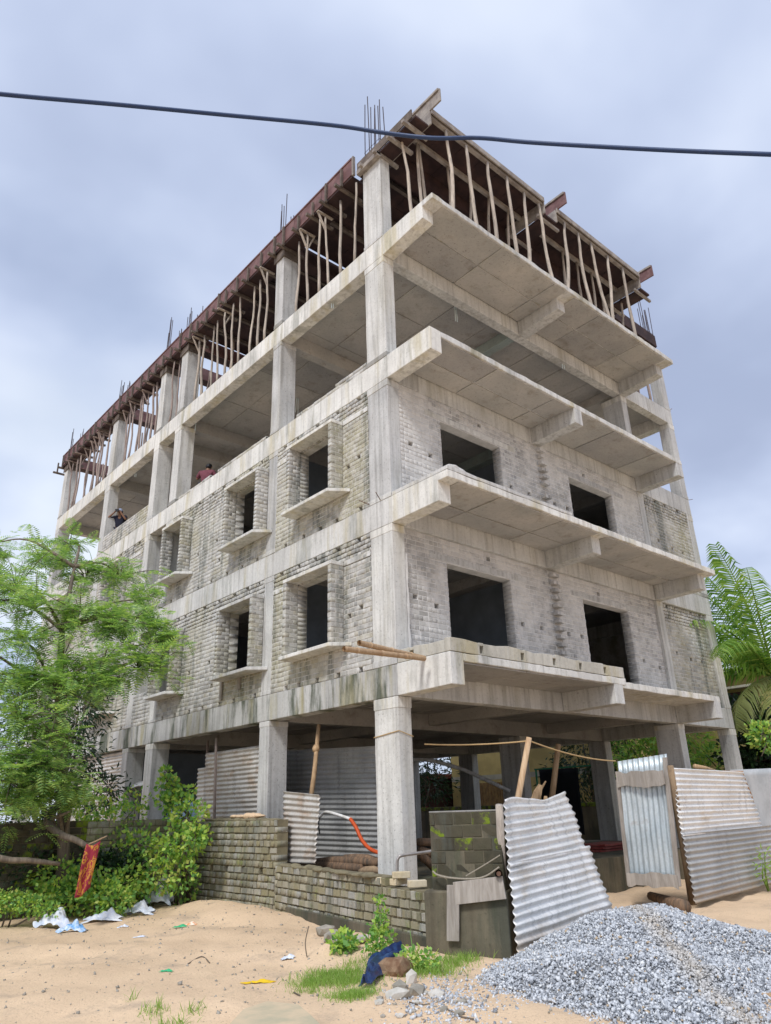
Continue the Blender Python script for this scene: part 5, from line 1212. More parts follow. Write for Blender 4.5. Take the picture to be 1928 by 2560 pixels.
def bag(px, py, size, mat, lab, seed, h=0.18, name='plastic_bag', cat='bag'):
    p = on_z(px, py, 0.03); g = random.Random(seed); n = 16; V = []
    c, s = math.cos(g.uniform(-1, 1)), math.sin(g.uniform(-1, 1)); ph = [g.uniform(0, 6.28) for _ in range(6)]
    for i in range(n+1):
        for j in range(n+1):
            u, v = i/n*2-1, j/n*2-1; r2 = max(0, 1-(abs(u)**2.4+abs(v)**2.4)*0.55)
            x = (u*(1+.18*math.sin(5*v+ph[4])))*size[0]; y = (v*(1+.18*math.sin(4*u+ph[5])))*size[1]
            z = h*max(0.02, (0.30+0.55*math.exp(-((u-.35)**2*9+(v-.1)**2*5))+0.30*abs(math.sin(5*u+ph[0]+2.5*v))*abs(math.cos(4*v+ph[1]))+0.12*math.sin(11*u+ph[2])*math.sin(9*v+ph[3])))*r2
            X, Y = RIGHT[0]*x+(-RIGHT[1])*y*0.6, RIGHT[1]*x+RIGHT[0]*y*0.6
            V.append((p.x+X, p.y+Y, hgt(p.x+X, p.y+Y)+0.004+z))
    F = np.array([(i*(n+1)+j, (i+1)*(n+1)+j, (i+1)*(n+1)+j+1, i*(n+1)+j+1) for i in range(n) for j in range(n)])
    o = np_mesh(name, np.array(V), F, mat, smooth=False); return tag(o, lab, cat, 'litter on the sand')
bag(135, 2312, (.27, .20), 'plastic_white', 'crumpled white plastic bag lying farthest left on the sand', 1, .36)
bag(180, 2322, (.20, .18), 'plastic_blue', 'small blue and white plastic wrapper beside the leftmost bag', 2, .18)
bag(258, 2300, (.30, .16), 'plastic_white', 'flattened white plastic bag second from the left on the sand', 3, .20)
bag(338, 2286, (.30, .16), 'plastic_white', 'white plastic bag stretched flat beside the tall crumpled one', 4, .26)
bag(392, 2268, (.26, .24), 'plastic_white', 'tall crumpled white plastic bag under the shrubs by the brick wall', 5, .62)
bag(646, 2448, (.16, .05), 'plastic_yellow', 'bright yellow wrapper on the open sand', 6, .03, 'wrapper', 'wrapper')
bag(417, 2420, (.07, .05), 'plastic_green', 'green scrap of plastic on the open sand', 7, .03, 'wrapper', 'wrapper')
bag(450, 2316, (.10, .08), 'plastic_green', 'green scrap of plastic near the foot of the brick wall', 8, .05, 'wrapper', 'wrapper')
bag(475, 2312, (.10, .06), 'plastic_orange', 'orange and white packet near the foot of the brick wall', 9, .06, 'wrapper', 'wrapper')
bag(308, 2312, (.08, .05), 'plastic_white', 'small white paper scrap between the bags', 10, .05, 'wrapper', 'wrapper')
bag(720, 2388, (.08, .08), 'plastic_white', 'white scrap on the sand left of the weeds', 12, .05, 'wrapper', 'wrapper')
bag(348, 2338, (.09, .04), 'plastic_white', 'thin white scrap in the middle of the sand', 13, .02, 'wrapper', 'wrapper')
# dark blue plastic over the clod
DBp = [at(968, 2385, 9.35), at(985, 2378, 9.4), at(955, 2405, 9.1), at(940, 2430, 8.7), at(925, 2455, 8.3), at(912, 2462, 8.15)]
V = []; n = 22; wd = [0.10, .17, .17, .12, .12, .10]
cp = curve_pts([at(1000, 2374, 9.5), at(975, 2384, 9.35), at(952, 2400, 9.15), at(940, 2428, 8.75), at(928, 2448, 8.4), at(912, 2462, 8.2)], 22)
for i, p in enumerate(cp):
    t = i/(len(cp)-1); wv = 0.06+0.085*math.sin(math.pi*min(1, t*1.3))
    for j in range(9):
        s = (j/8*2-1); zz = max(p.z, hgt(p.x, p.y)+0.03)
        V.append((p.x+RIGHT[0]*s*wv, p.y+RIGHT[1]*s*wv, zz+0.05*(1-s*s)+0.025*math.sin(6*s+9*t)+0.02*math.sin(15*t+3*s)))
F = np.array([(i*9+j, (i+1)*9+j, (i+1)*9+j+1, i*9+j+1) for i in range(len(cp)-1) for j in range(8)])
o = np_mesh('dark_plastic', np.array(V), F, 'plastic_navy', smooth=True); o.modifiers.new('solid', 'SOLIDIFY').thickness = 0.008
tag(o, 'twisted dark blue plastic bag draped over the clay clod among the weeds', 'bag', 'litter on the sand')
o = MB().obox(on_z(1838, 2505, .01), Vector((0.36, -0.30, 0)), Vector((0.07, 0.06, 0)), Vector((0, 0, 0.04))).build('plank_offcut', 'split_log', bevel=0.004); tag(o, 'short yellowish plank lying at the right foot of the gravel heap', 'plank')
# slab of old paving at the bottom edge
rp_ = [on_z(px, py, 0.05) for px, py in ((560, 2575), (610, 2522), (668, 2503), (745, 2510), (775, 2535), (840, 2600), (900, 2800), (500, 2800))]
mb = MB(); k = len(rp_); mb.add(rp_+[p-Vector((0, 0, .12)) for p in rp_], [tuple(range(k)) if (rp_[1]-rp_[0]).cross(rp_[2]-rp_[1]).z > 0 else tuple(range(k-1, -1, -1))]+[(i, (i+1) % k, k+(i+1) % k, k+i) for i in range(k)])
o = mb.build('pavement', 'road_concrete'); o['kind'] = 'structure'

# twigs on the sand, planks left hanging on the long facade
for i, (pts, lab) in enumerate(((((470, 2400), (505, 2385), (525, 2400)), 'thin bent twig on the middle of the sand'), (((1020, 2508), (1050, 2515), (1075, 2514)), 'dark twig on the foreground sand by the stones'), (((735, 2470), (750, 2480)), 'short dark stick left of the grass patch'),
                               (((760, 2345), (766, 2375), (768, 2390)), 'dry upright stalk at the edge of the sand mound'), (((1120, 2530), (1150, 2545), (1185, 2548)), 'curved twig at the bottom edge left of the gravel'))):
    P_ = [on_z(a, b, 0.03) for a, b in pts]
    for p in P_: p.z = hgt(p.x, p.y)+0.008
    if i == 3: P_[0] = P_[2]+Vector((0.02, 0.0, 0.32)); P_[1] = P_[2]+Vector((-0.02, 0.01, 0.15))
    o = MB().tube(curve_pts(P_, 8), 0.007, 5).build('twig', 'bark'); tag(o, lab, 'twig', 'twigs on the sand')
for i, (px, py, w_, h_, lab) in enumerate(((552, 1728, .10, .42, 'left one of two short planks hanging below the middle first-floor sill'), (597, 1704, .10, .34, 'right one of two short planks hanging below the middle first-floor sill'), (384, 1722, .22, .16, 'pale board wedged beside the narrow recess on the first floor'))):
    p = on_x(px, py, -0.03)
    o = MB().box(-0.045, -0.012, p.y-w_/2, p.y+w_/2, p.z-h_/2, p.z+h_/2).build('hanging_plank', 'plank', bevel=.004); tag(o, lab, 'plank', 'planks on the long facade')
for i, (p, d) in enumerate((((0.0, 0.62, 7.02), (-.22, .05, .05)), ((0.0, 0.3, 7.0), (-.2, -.1, .08)), ((12.2, 0.1, 10.1), (.28, -.1, .08)), ((12.2, 0.1, 13.2), (.25, -.05, .2)), ((12.2, .15, 3.95), (.22, -.05, .1)))):
    MB().tube([Vector(p)-Vector(d)*.2, Vector(p)+Vector(d)], .008, 5).build('rebar', 'rebar_rust', BLD)
# ------------------------------------------------------------------ plants
def frames(d, up=None):
    d = d/np.linalg.norm(d, axis=1, keepdims=True); r = rng.normal(size=d.shape) if up is None else np.tile(np.array(up, float), (len(d), 1))
    s = np.cross(d, r); s /= (np.linalg.norm(s, axis=1, keepdims=True)+1e-9); u = np.cross(s, d); return np.stack([d, s, u], 1)
def instance(T, TF, pos, fr, sc):
    n, k = len(pos), len(T); V = pos[:, None, :]+np.einsum('kj,nji->nki', T, fr)*sc[:, None, None]
    F = TF[None]+(np.arange(n)*k)[:, None, None]; return V.reshape(-1, 3), F.reshape(-1, TF.shape[1])
def frond_template(pairs=8, wid=0.42):
    V = []; F = []
    for i in range(pairs):
        t = 0.12+0.85*i/(pairs-1); L = wid*math.sin(math.pi*(0.22+0.70*t))
        z = -0.22*t*t
        for s in (-1, 1):
            b = len(V); w = 0.030
            V += [(t-w*.3, 0, z), (t+0.16*L+w, s*L*0.5, z+0.02), (t+0.34*L, s*L, z-0.10*L), (t+0.12*L-w*1.2, s*L*0.5, z+0.02)]; F.append((b, b+1, b+2, b+3))
    b = len(V); V += [(0, -.008, 0), (0, .008, 0), (1, .004, -.22), (1, -.004, -.22)]; F.append((b, b+1, b+2, b+3))
    return np.array(V), np.array(F)
LEAF_T = np.array([(0, 0, 0), (0.45, 0.36, 0.06), (1, 0, -0.10), (0.45, -0.36, 0.06)]); LEAF_F = np.array([(0, 1, 2, 3)])
LANCE_T = np.array([(0, 0, 0), (0.45, 0.13, 0.05), (1, 0, -0.22), (0.45, -0.13, 0.05)])
FT, FF = frond_template()
def tubes(name, paths, mat, parent, n=6):
    mb = MB()
    for pts, rs in paths: mb.tube(pts, rs, n)
    return mb.build(name, mat, parent, smooth=True)
def wob(p, q, k, a, g):
    p, q = Vector(p), Vector(q); return [p.lerp(q, i/k)+Vector((g.uniform(-a, a), g.uniform(-a, a), g.uniform(-a, a)*.6))*(1 if 0 < i < k else 0) for i in range(k+1)]
# --- the feathery tree on the left
g = random.Random(21)
TR_ = thing('feathery_tree', (-3.05, 5.75, 0), 'light green feathery-leaved tree in front of the left end of the building', 'tree')
clusters = [(40, 1470, 16.6, .75), (110, 1400, 16.8, .65), (175, 1360, 17.0, .45), (215, 1440, 16.6, .65), (300, 1440, 16.2, .55), (345, 1500, 15.8, .5), (90, 1520, 15.6, .8), (200, 1530, 15.6, .7), (290, 1560, 15.4, .6), (385, 1560, 15.2, .42),
            (435, 1600, 15.0, .36), (60, 1600, 15.4, .8), (160, 1640, 15.0, .7), (260, 1650, 14.8, .6), (345, 1670, 14.8, .5), (400, 1650, 14.8, .4), (40, 1700, 15.0, .8), (140, 1720, 14.8, .6), (240, 1715, 14.6, .34), (300, 1700, 14.6, .3),
            (50, 1800, 14.6, .7), (130, 1830, 14.6, .55), (40, 1890, 14.4, .7), (120, 1910, 14.4, .55), (150, 1970, 14.6, .45), (60, 1975, 14.6, .6), (-60, 1500, 16, .9), (-80, 1700, 15.2, .9), (-70, 1900, 14.6, .9), (-150, 1600, 15.5, 1.0), (-20, 1360, 17.2, .6), (330, 1560, 15.0, .45), (30, 1950, 14.8, .6), (110, 1985, 14.9, .5), (175, 1985, 15.1, .4), (20, 2010, 15.0, .5)]
trunk = [Vector((-3.05, 5.75, -0.2)), Vector((-3.15, 5.8, 1.2)), Vector((-3.3, 5.9, 2.4)), Vector((-3.5, 6.1, 3.8)), Vector((-3.6, 6.2, 5.2)), Vector((-3.5, 6.3, 6.6))]
paths = [(trunk, [.13, .115, .10, .085, .06, .03])]
limb = curve_pts([trunk[2]+Vector((0, 0, -.5)), at(118, 2050, 15.0), at(150, 2085, 14.6), at(190, 2100, 14.4), at(216, 2115, 14.3)], 18)
paths.append((limb, [.075-.03*i/len(limb) for i in range(len(limb))]))
paths.append((wob(at(118, 2052, 15.0), at(176, 2028, 14.6), 4, .02, g), [.04, .035, .03, .025, .012]))
paths.append((wob(at(-60, 2143, 14.5), at(150, 2160, 14.5), 5, .03, g), [.06, .055, .05, .045, .04, .03]))
P = []; Dr = []; S = []
for (px, py, ds, r) in clusters:
    c = at(px, py, ds); tr = min(trunk[1:], key=lambda t: (t-c).length+max(0, t.z-c.z)*1.5)
    mid = tr.lerp(c, .55)+Vector((g.uniform(-.2, .2), g.uniform(-.2, .2), .25))
    paths.append((curve_pts([tr, mid, c], 8), [.045, .038, .034, .03, .026, .022, .02, .016, .014, .012, .01, .01][:len(curve_pts([tr, mid, c], 8))]))
    nt = int(16*r/.6)
    for k in range(nt):
        e = c+Vector((g.gauss(0, r*.55), g.gauss(0, r*.55), g.gauss(0, r*.42)+.03)); 
        paths.append(([c.lerp(e, .1), c.lerp(e, .6)+Vector((0, 0, .06)), e], [.010, .007, .003]))
        out = (e-c); out.z *= .3
        for q in range(7):
            t = rng.uniform(.2, 1.1); b = c.lerp(e, t)
            P.append(b+Vector(rng.normal(0, .05, 3))); d = np.array(out.normalized())*0.7+rng.normal(0, .7, 3); d[2] = d[2]*0.65+0.02; Dr.append(d); S.append(rng.uniform(.20, .40))
P = np.array([tuple(p) for p in P]); Dr = np.array(Dr)
fr = frames(Dr, (0, 0, 1)); Vt, Ft_ = instance(FT, FF, P, fr, np.array(S))
np_mesh('crown', Vt, Ft_, 'leaf_feathery', TR_)
tb = tubes('trunk', paths, 'bark', TR_, 6)
o = None
# --- cloth on the branch
cA, cB = at(217, 2109, 14.2), at(251, 2101, 14.15)
V = []; n = 18; L = 0.80
for i in range(n+1):
    u = i/n; top = cA.lerp(cB, u)-Vector((0, 0, .05*math.sin(math.pi*u)))
    for j in range(n+1):
        v = j/n; f_ = .035*math.sin(9*u+1.2)*(.3+v)+.02*math.sin(5*v+4*u)
        side = Vector(RIGHT)*(-.09*v)
        V.append(top+side-Vector((0, 0, L*v*(1-.12*u)))+Vector((-_f[0], -_f[1], 0))*f_)
Fc = np.array([(i*(n+1)+j, (i+1)*(n+1)+j, (i+1)*(n+1)+j+1, i*(n+1)+j+1) for i in range(n) for j in range(n)])
o = np_mesh('hanging_cloth', np.array(V), Fc, 'cloth_print', smooth=True); o.modifiers.new('solid', 'SOLIDIFY').thickness = 0.004
tag(o, 'red and yellow printed cloth hanging from a tree branch on the left', 'cloth')
o = MB().tube(wob(at(214, 2116, 14.3), at(268, 2090, 14.1), 4, .01, g), [.02, .018, .016, .012, .006], 6).build('bare_stick', 'branch_tan', smooth=True); tag(o, 'thin bare stick carrying the red and yellow cloth', 'stick')
# --- broad-leaved shrubs and creepers
def bush(name, lab, cl, mat, n, size, tmpl=LEAF_T, stem_from=None, cat='shrub', group=None, droop=0.0, stem_mat='bark', seed=1, sq=0.75):
    gg = np.random.default_rng(seed); g2 = random.Random(seed)
    base = Vector(stem_from) if stem_from is not None else Vector((cl[0][0].x, cl[0][0].y, hgt(cl[0][0].x, cl[0][0].y)))
    root = thing(name, base, lab, cat, group); P = []; D = []; pth = []
    tot = sum(r**2 for _, r in cl)
    for c, r in cl:
        k = int(n*r**2/tot); v = gg.normal(size=(k, 3)); v /= np.linalg.norm(v, axis=1, keepdims=True); rr = r*gg.uniform(.25, 1.0, (k, 1))**.5
        clump = 1+0.25*np.sin(v[:, :1]*5+v[:, 1:2]*4+seed)
        p = np.array(tuple(c))+v*rr*clump*np.array([1, 1, sq]); P.append(p); d = v+gg.normal(0, .5, (k, 3)); d[:, 2] -= droop; D.append(d)
        mid = base.lerp(c, .5)+Vector((g2.uniform(-.08, .08), g2.uniform(-.08, .08), 0)); pth.append(([base+Vector((g2.uniform(-.05, .05), g2.uniform(-.05, .05), -.05)), mid, c], [.018, .013, .006]))
        for q in range(4):
            e = c+Vector(gg.normal(0, r*.5, 3)); pth.append(([c.lerp(e, .05), e], [.007, .003]))
    P = np.concatenate(P); D = np.concatenate(D); keep = P[:, 2] > 0.03; P, D = P[keep], D[keep]
    Vv, Fv = instance(tmpl, LEAF_F, P, frames(D, None), gg.uniform(.6, 1.25, len(P))*size)
    np_mesh('crown' if cat == 'tree' else 'foliage', Vv, Fv, mat, root); tubes('trunk' if cat == 'tree' else 'stem', pth if cat != 'tree' else [(p, [q*3.2 for q in r_]) for p, r_ in pth], stem_mat, root, 5); return root
def C(px, py, ds): return at(px, py, ds)
GV = 'shrubs and creepers along the boundary wall'
bush('creeper', 'tall green creeper climbing over the top of the brick wall beside the rusty tin', [(C(470, 2040, 15.80), 0.39), (C(455, 2110, 15.70), 0.43), (C(490, 2090, 15.40), 0.27), (C(440, 2000, 15.90), 0.24), (C(425, 1955, 16.00), 0.16), (C(412, 1930, 16.00), 0.10), (C(470, 1975, 15.90), 0.15)], 'leaf_shrub', 1150, .10, group=GV, seed=3, stem_from=(-.66, 5.7, 0))
bush('creeper', 'leafy creeper hanging down the corner where the two brick walls meet', [(C(440, 2180, 15.60), 0.43), (C(400, 2130, 15.90), 0.43), (C(385, 2190, 15.60), 0.41), (C(345, 2110, 15.90), 0.39), (C(462, 2225, 16.3), .30)], 'leaf_shrub', 950, .10, group=GV, seed=4, stem_from=(-.9, 5.6, 0))
bush('shrub', 'dense low green shrub at the sand edge behind the tall white bag', [(C(300, 2215, 15.40), 0.43), (C(255, 2240, 15.20), 0.41), (C(345, 2225, 16.2), .34), (C(285, 2250, 15.00), 0.31)], 'leaf_shrub', 1400, .09, group=GV, seed=5)
bush('shrub', 'bushy shrub below the hanging cloth, left of centre of the thicket', [(C(150, 2190, 15.70), 0.43), (C(180, 2235, 15.30), 0.41), (C(120, 2245, 15.30), 0.35), (C(205, 2205, 15.50), 0.31)], 'leaf_shrub', 1300, .09, group=GV, seed=6)
bush('shrub', 'dark climbing shrub against the mossy wall at the left edge', [(C(40, 2100, 16.50), 0.51), (C(30, 2180, 16.10), 0.51), (C(90, 2160, 16.10), 0.43), (C(75, 2050, 16.70), 0.41), (C(-50, 2150, 16.10), 0.61)], 'leaf_dark', 2400, .08, group=GV, seed=7)
bush('creeper', 'mid-green creeper between the tree branch and the wall corner', [(C(280, 2060, 16.70), 0.49), (C(240, 2020, 16.90), 0.46), (C(320, 2040, 16.50), 0.41), (C(200, 2060, 16.80), 0.41), (C(290, 2130, 16.30), 0.41), (C(340, 2000, 16.50), 0.31)], 'leaf_shrub', 1100, .085, group=GV, seed=8, stem_from=(-1.9, 5.8, 0))
bush('shrub', 'low ground cover shrub along the left edge of the sand', [(C(20, 2255, 14.90), 0.35), (C(75, 2262, 14.80), 0.31), (C(-40, 2262, 14.70), 0.41), (C(120, 2275, 14.60), 0.22)], 'leaf_shrub', 1600, .06, group=GV, seed=9, sq=.5)
bush('shrub', 'dark creeper in the shade below the hanging cloth', [(C(270, 2170, 16.10), 0.41), (C(225, 2165, 16.20), 0.39), (C(320, 2160, 15.90), 0.36)], 'leaf_dark', 1400, .08, group=GV, seed=10)
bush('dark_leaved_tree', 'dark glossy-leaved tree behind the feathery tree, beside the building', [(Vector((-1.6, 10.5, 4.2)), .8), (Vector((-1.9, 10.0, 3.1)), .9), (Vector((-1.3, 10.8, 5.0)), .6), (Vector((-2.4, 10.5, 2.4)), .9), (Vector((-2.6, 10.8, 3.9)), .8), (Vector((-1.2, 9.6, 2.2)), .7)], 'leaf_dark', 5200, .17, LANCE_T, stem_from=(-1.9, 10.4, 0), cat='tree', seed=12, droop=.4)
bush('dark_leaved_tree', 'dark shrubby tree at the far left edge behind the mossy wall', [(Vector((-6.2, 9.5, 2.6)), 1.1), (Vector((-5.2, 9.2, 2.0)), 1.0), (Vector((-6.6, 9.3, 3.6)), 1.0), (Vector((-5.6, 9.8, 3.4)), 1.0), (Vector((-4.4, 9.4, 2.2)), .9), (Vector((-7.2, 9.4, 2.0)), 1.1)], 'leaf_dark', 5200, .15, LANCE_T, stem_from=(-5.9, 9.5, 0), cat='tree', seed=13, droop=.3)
bush('creeper', 'thin upright leafy shoot standing above the brick wall', [(C(415, 1925, 16.0), .10), (C(422, 1950, 16.0), .15), (C(408, 1965, 16.0), .14), (C(425, 1985, 16.0), .20), (C(415, 2010, 16.0), .18), (C(440, 1965, 16.0), .10)], 'leaf_shrub', 210, .11, group=GV, seed=18, stem_from=(-.62, 5.5, 1.4))
# weeds at the foot of the low wall
GW = 'weeds at the foot of the low wall'
bush('weed', 'tall single-stemmed weed growing up the low brick wall', [(C(949, 2250, 9.7), .055), (C(957, 2285, 9.65), .08), (C(948, 2315, 9.6), .11), (C(955, 2345, 9.55), .14), (C(935, 2360, 9.5), .12)], 'leaf_shrub', 420, .055, cat='weed', group=GW, seed=14, stem_from=on_z(951, 2378, 0.0), stem_mat='leaf_shrub')
bush('weed', 'small broad-leaved weed left of the tall one at the wall foot', [(C(858, 2350, 10.0), .13), (C(845, 2362, 9.9), .10), (C(872, 2360, 9.9), .10)], 'leaf_shrub', 220, .075, cat='weed', group=GW, seed=15, stem_mat='leaf_shrub')
bush('weed', 'leafy weed right of the dark plastic bag', [(C(1035, 2395, 9.0), .17), (C(1065, 2400, 8.95), .16), (C(1010, 2400, 8.9), .12)], 'leaf_shrub', 260, .06, cat='weed', group=GW, seed=16, stem_mat='leaf_shrub', sq=.6)
bush('weed', 'spindly weed at the right end of the fence', [(C(1908, 2160, 16.10), 0.16), (C(1915, 2190, 16.10), 0.14), (C(1912, 2130, 16.10), 0.10)], 'leaf_grass', 90, .10, LANCE_T, cat='weed', seed=17, stem_mat='leaf_grass', stem_from=on_z(1918, 2230))
def grass(lab, spots, h, seed, name='grass'):
    gg = np.random.default_rng(seed); P = []
    for (px, py, r, n) in spots:
        c = on_z(px, py, 0.02); q = gg.normal(0, r, (n, 2)); P += [(c.x+a, c.y+b, hgt(c.x+a, c.y+b)-.005) for a, b in q]
    P = np.array(P); n = len(P); T = np.array([(0, .035, 0), (0, -.035, 0), (.5, -.028, .12), (.5, .028, .12), (1, 0, .42)]); 
    D = np.stack([gg.normal(0, .45, n), gg.normal(0, .45, n), np.ones(n)], 1); fr_ = frames(D, None); sc = h*gg.uniform(.5, 1.2, n)
    k = len(T); Vv = (P[:, None, :]+np.einsum('kj,nji->nki', T, fr_)*sc[:, None, None]).reshape(-1, 3)
    q1 = np.array([(0, 1, 2), (0, 2, 3), (3, 2, 4)]); Fv = (q1[None]+(np.arange(n)*k)[:, None, None]).reshape(-1, 3)
    o = np_mesh(name, Vv, Fv, 'leaf_grass'); return tag(o, lab, 'grass', kind='stuff')
grass('short bright grass patch on the sand left of the clay clod', [(790, 2450, .14, 900), (835, 2438, .17, 1500), (880, 2452, .15, 1000), (880, 2492, .11, 800), (905, 2500, .08, 200), (770, 2470, .07, 120)], .075, 4)
grass('grass growing beside the clay clod in front of the low wall', [(1050, 2430, .16, 520), (1085, 2425, .14, 420), (1020, 2415, .12, 260), (1130, 2405, .12, 300), (1160, 2395, .10, 220), (900, 2410, .12, 150)], .10, 5)
grass('sparse grass blades at the bottom edge of the sand', [(390, 2530, .07, 70), (480, 2528, .05, 40), (440, 2555, .08, 60), (330, 2505, .03, 12)], .11, 6)

# --- coconut palm on the right
PT = thing('coconut_palm', (14.3, -0.6, 0), 'coconut palm with long green fronds at the right edge, beside the building', 'palm')
hd = Vector((14.15, -0.54, 4.85))
tubes('trunk', [([Vector((14.4, -0.5, -.2)), Vector((14.35, -0.5, 2)), Vector((14.2, -0.54, 3.8)), hd], [.20, .16, .15, .17])], 'bark', PT, 10)
def palm_frond(az, el, L, drop, dry=False, seed=1):
    gg = np.random.default_rng(seed); N = 54; pts = []
    h = Vector((math.cos(az), math.sin(az), 0)); p = hd.copy(); a = el
    for i in range(N): pts.append(p.copy()); p = p+(h*math.cos(a)+Vector((0, 0, math.sin(a))))*(L/N); a -= drop/N*(0.5+1.2*i/N)
    side = Vector((-h.y, h.x, 0)); V = []; F = []
    for i in range(4, N):
        d = (pts[i]-pts[i-1]).normalized(); upv = side.cross(d).normalized(); t = i/N; ll = 0.95*math.sin(math.pi*(0.12+0.82*t))**0.7
        for s in (-1, 1):
            for rep in range(1):
                o_ = pts[i]+d*(0.5*rep*L/N); dirv = (side*s*0.85+d*0.55+upv*0.35+Vector(gg.normal(0, .07, 3))).normalized()
                m = o_+dirv*ll*.5; e = m+(dirv+Vector((0, 0, -1.0))).normalized()*ll*.5; w = d*0.027
                b = len(V); V += [o_-w*.6, o_+w*.6, m+w, m-w, e]; F += [(b, b+1, b+2), (b, b+2, b+3), (b+3, b+2, b+4)]
    mb = MB(); mb.tube(pts, [.035*(1-i/N)+.006 for i in range(N)], 5)
    v0 = len(V); V += [Vector(q) for q in mb.v]
    for q in mb.f:
        q = [x+v0 for x in q]; F += [(q[0], q[i], q[i+1]) for i in range(1, len(q)-1)]
    np_mesh('frond', np.array([tuple(v) for v in V]), np.array(F), 'leaf_palm_dry' if dry else 'leaf_palm', PT)
for i, (az, el, L, dr) in enumerate(((130, 76, 4.3, .45), (150, 66, 4.4, .8), (112, 60, 4.2, .9), (138, 48, 4.0, 1.4), (165, 50, 4.0, 1.2), (125, 24, 3.4, 1.7), (150, 30, 3.6, 1.7), (180, 40, 3.8, 1.5), (95, 45, 4.0, 1.3), (200, 60, 4.2, .9), (230, 45, 4.0, 1.3), (270, 50, 4.0, 1.3), (310, 45, 4.0, 1.3), (350, 50, 4.0, 1.2), (40, 50, 4.0, 1.3), (135, 84, 4.0, .3), (175, 78, 4.2, .5))):
    palm_frond(math.radians(az), math.radians(el), L, dr, False, 30+i)
for i, az in enumerate((150, 200)): palm_frond(math.radians(az), math.radians(-8-6*i), 2.4, 1.5, True, 60+i)
nuts = MB()
for i in range(5): MB().blob(hd+Vector((.2*math.cos(i*1.3), .2*math.sin(i*1.3), -.25)), (.11, .11, .14), 70+i, sub=2, rough=.02).build('coconut', 'leaf_palm', PT, smooth=True)

# ------------------------------------------------------------------ behind the building
bush('garden_tree', 'dark green tree with long leaves seen through the ground floor behind the right columns', [(Vector((17.2, 4.2, 3.6)), 1.2), (Vector((16.8, 5.6, 2.9)), 1.1), (Vector((17.0, 3.0, 2.6)), 1.0), (Vector((17.6, 6.6, 3.9)), 1.0), (Vector((17, 4.6, 1.9)), 1.1), (Vector((17.2, 5.0, 4.6)), 1.1)], 'leaf_shrub', 4200, .26, LANCE_T, stem_from=(17.2, 4.6, 0), cat='tree', seed=31, droop=.5)
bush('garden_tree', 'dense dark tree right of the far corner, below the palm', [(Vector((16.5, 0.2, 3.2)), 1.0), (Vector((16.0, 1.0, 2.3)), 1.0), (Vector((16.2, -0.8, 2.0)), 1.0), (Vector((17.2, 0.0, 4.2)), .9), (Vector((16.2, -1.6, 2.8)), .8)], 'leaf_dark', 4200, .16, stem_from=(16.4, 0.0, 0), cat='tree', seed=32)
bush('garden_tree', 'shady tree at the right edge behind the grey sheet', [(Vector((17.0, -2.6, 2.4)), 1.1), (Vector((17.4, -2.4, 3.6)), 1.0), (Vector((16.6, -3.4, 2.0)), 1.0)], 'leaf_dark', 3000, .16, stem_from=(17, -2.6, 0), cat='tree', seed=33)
bush('garden_tree', 'bright-leaved crown rising behind the palm at the right edge', [(Vector((18.2, -1.2, 8.4)), 1.0), (Vector((18.4, -2.0, 7.6)), 1.2), (Vector((18.3, -1.4, 6.8)), .9)], 'leaf_shrub', 3400, .2, stem_from=(18.3, -1.4, 0), cat='tree', seed=34)
bush('garden_tree', 'light green sprig of feathery leaves under the palm', [(C(1905, 1830, 21.0), .35), (C(1920, 1850, 21.0), .4)], 'leaf_shrub', 420, .12, stem_from=(12.9, -2.2, 0), cat='tree', seed=35)
for i, (x_, y_, lab) in enumerate(((17.6, 8.3, 'tall dark tree beside the yellow house behind the ground floor'), (21.5, 18.2, 'tall dark tree left of the yellow house behind the ground floor'), (17.5, 21.5, 'tall dark tree above the maroon outbuilding'), (18.0, 27.0, 'leftmost tall dark tree behind the ground floor'), (16.6, 17.6, 'dark tree filling the gap beside the maroon outbuilding'))):
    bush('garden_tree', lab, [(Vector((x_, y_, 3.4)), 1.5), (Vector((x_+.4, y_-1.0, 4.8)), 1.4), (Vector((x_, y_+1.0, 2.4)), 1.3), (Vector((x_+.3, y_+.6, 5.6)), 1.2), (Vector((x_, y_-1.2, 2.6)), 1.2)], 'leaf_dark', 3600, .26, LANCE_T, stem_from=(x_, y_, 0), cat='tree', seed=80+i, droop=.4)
bush('garden_tree', 'dense shady tree filling the gap under the palm beside the far corner', [(Vector((15.2, 0.9, 3.9)), .8), (Vector((15.4, 0.2, 3.2)), .9), (Vector((15.0, 0.7, 2.6)), .8), (Vector((15.3, 1.3, 2.0)), .8), (Vector((15.2, -0.4, 2.0)), 1.0), (Vector((15.6, 1.4, 3.0)), .7)], 'leaf_dark', 5200, .17, stem_from=(15.3, 0.5, 0), cat='tree', seed=90)
BK = thing('rear_garden_wall', (15.2, 9, 0), 'dark garden wall with a mossy top behind the ground floor', 'wall')
MB().box(15.0, 15.25, -2.5, 27, -.2, 1.52).build('wall_body', 'plaster_old', BK)
MB().box(14.96, 15.29, -2.5, 27, 1.523, 1.66).build('coping', 'brick_mossy', BK, bevel=.02)
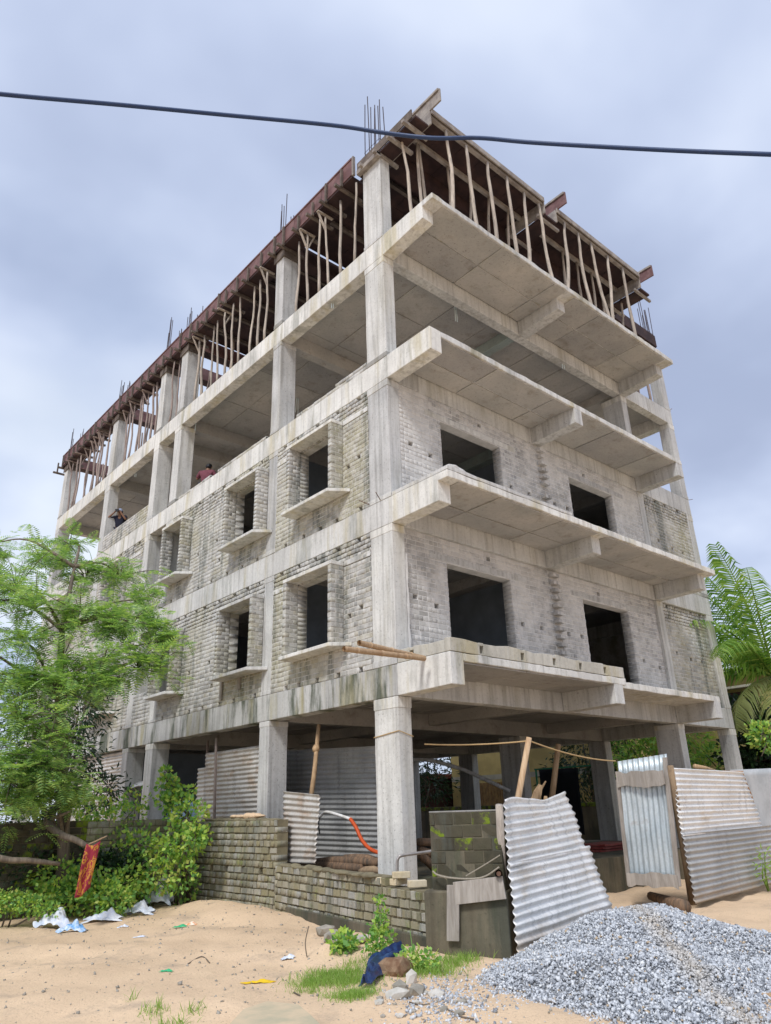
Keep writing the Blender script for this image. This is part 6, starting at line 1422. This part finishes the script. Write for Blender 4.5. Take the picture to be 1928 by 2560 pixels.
def house(name, lab, x0, x1, y0, y1, h, mat, wins, roof='flat', par_mat='cream_paint'):
    r = thing(name, (x0, y0, 0), lab, 'house')
    MB().box(x0, x1, y0, y1, -.2, h).build('wall', mat, r)
    MB().box(x0-.5, x1+.3, y0-.5, y1+.5, h+.002, h+.20).build('roof_slab', par_mat, r, bevel=.01)
    MB().box(x0-.012, x0+.2, y0, y1, h*.5, h*.5+.22).build('floor_band', par_mat, r)
    for (a, b, c, d) in wins:
        w = MB().box(x0-.05, x0+.08, a, b, c, d).build('window', 'maroon_paint', r)
        MB().box(x0-.055, x0-.051, a+.08, (a+b)/2-.03, c+.08, d-.08).box(x0-.055, x0-.051, (a+b)/2+.03, b-.08, c+.08, d-.08).build('pane', 'dark_glass', w)
        MB().box(x0-.4, x0-.001, a-.15, b+.15, d+.1, d+.18).build('sunshade', par_mat, w)
    return r
house('yellow_house', 'yellow house seen through the ground floor behind the garden wall', 19.5, 26, 9.5, 17.8, 5.6, 'yellow_paint', [(10.4, 11.6, 1.2, 2.5), (16.0, 17.0, 1.2, 2.4)])
house('yellow_house', 'yellow house half hidden by trees behind the far right column', 19.0, 25, 0.2, 6.5, 5.8, 'yellow_paint', [(2.0, 3.2, 4.0, 5.2)])
hB = house('maroon_house', 'low maroon-roofed outbuilding seen behind the corner column', 18.5, 24, 18.6, 25, 3.0, 'maroon_paint', [(20, 21, 1.4, 2.4)], par_mat='roof_red')
house('pale_house', 'pale house wall glimpsed at the far left behind the tree', -9.5, -5.0, 17, 24, 4.2, 'pale_paint', [(19, 20.2, 1.5, 2.7)])
GT = thing('slatted_gate', (16.2, 13.0, 0), 'brown slatted wooden gate seen through the ground floor', 'gate')
for i in range(11): MB().box(16.18, 16.22, 11.4+i*.16, 11.52+i*.16, 0.02, 2.55).build('slat', 'gate_wood', GT)
MB().box(16.23, 16.27, 11.4, 13.1, .5, .6).box(16.23, 16.27, 11.4, 13.1, 2.1, 2.2).build('rail', 'gate_wood', GT)
o = drape('black_cloth', (Vector((13.2, 7.5, 0.7)), Vector((13.2, 5.9, 0.7)), Vector((13.2, 5.9, 2.72)), Vector((13.2, 7.5, 2.75))), 'dark_cloth', 'black cloth hung on a green rail behind the middle column', 'cloth', fold=.02)
GR = thing('cloth_rack', (13.22, 6.2, 0), 'green rail rack holding the black cloth behind the building', 'rack')
MB().bar((13.25, 7.7, 2.77), (13.25, 4.9, 2.77), .05).build('rail', 'green_frame', GR)
for yv in (7.65, 4.95): MB().tube([(13.25, yv, -.1), (13.25, yv, 2.75)], .035, 6).build('upright', 'green_frame', GR)
pa, pb = at(1060, 1900, 26.5), at(1250, 1965, 24.5)
AR = thing('curved_pipe', (pa.x, pa.y, 0), 'long pale curved pipe arching across the view through the ground floor', 'pipe')
MB().tube(curve_pts([at(1030, 1899, 21.5), at(1075, 1901, 21.4), at(1140, 1918, 21.3), at(1190, 1938, 21.2), at(1275, 1978, 21.0)], 30), .05, 8).build('tube', 'white_pipe', AR, smooth=True)
for (px, lab) in ((1487, 'pale bamboo pole leaning behind the ground floor columns'),):
    o = MB().tube([at(1378, 2010, 17.5), at(1396, 1860, 17.5)], [.07, .06], 7).build('leaning_pole', 'bamboo', smooth=True); tag(o, lab, 'pole')
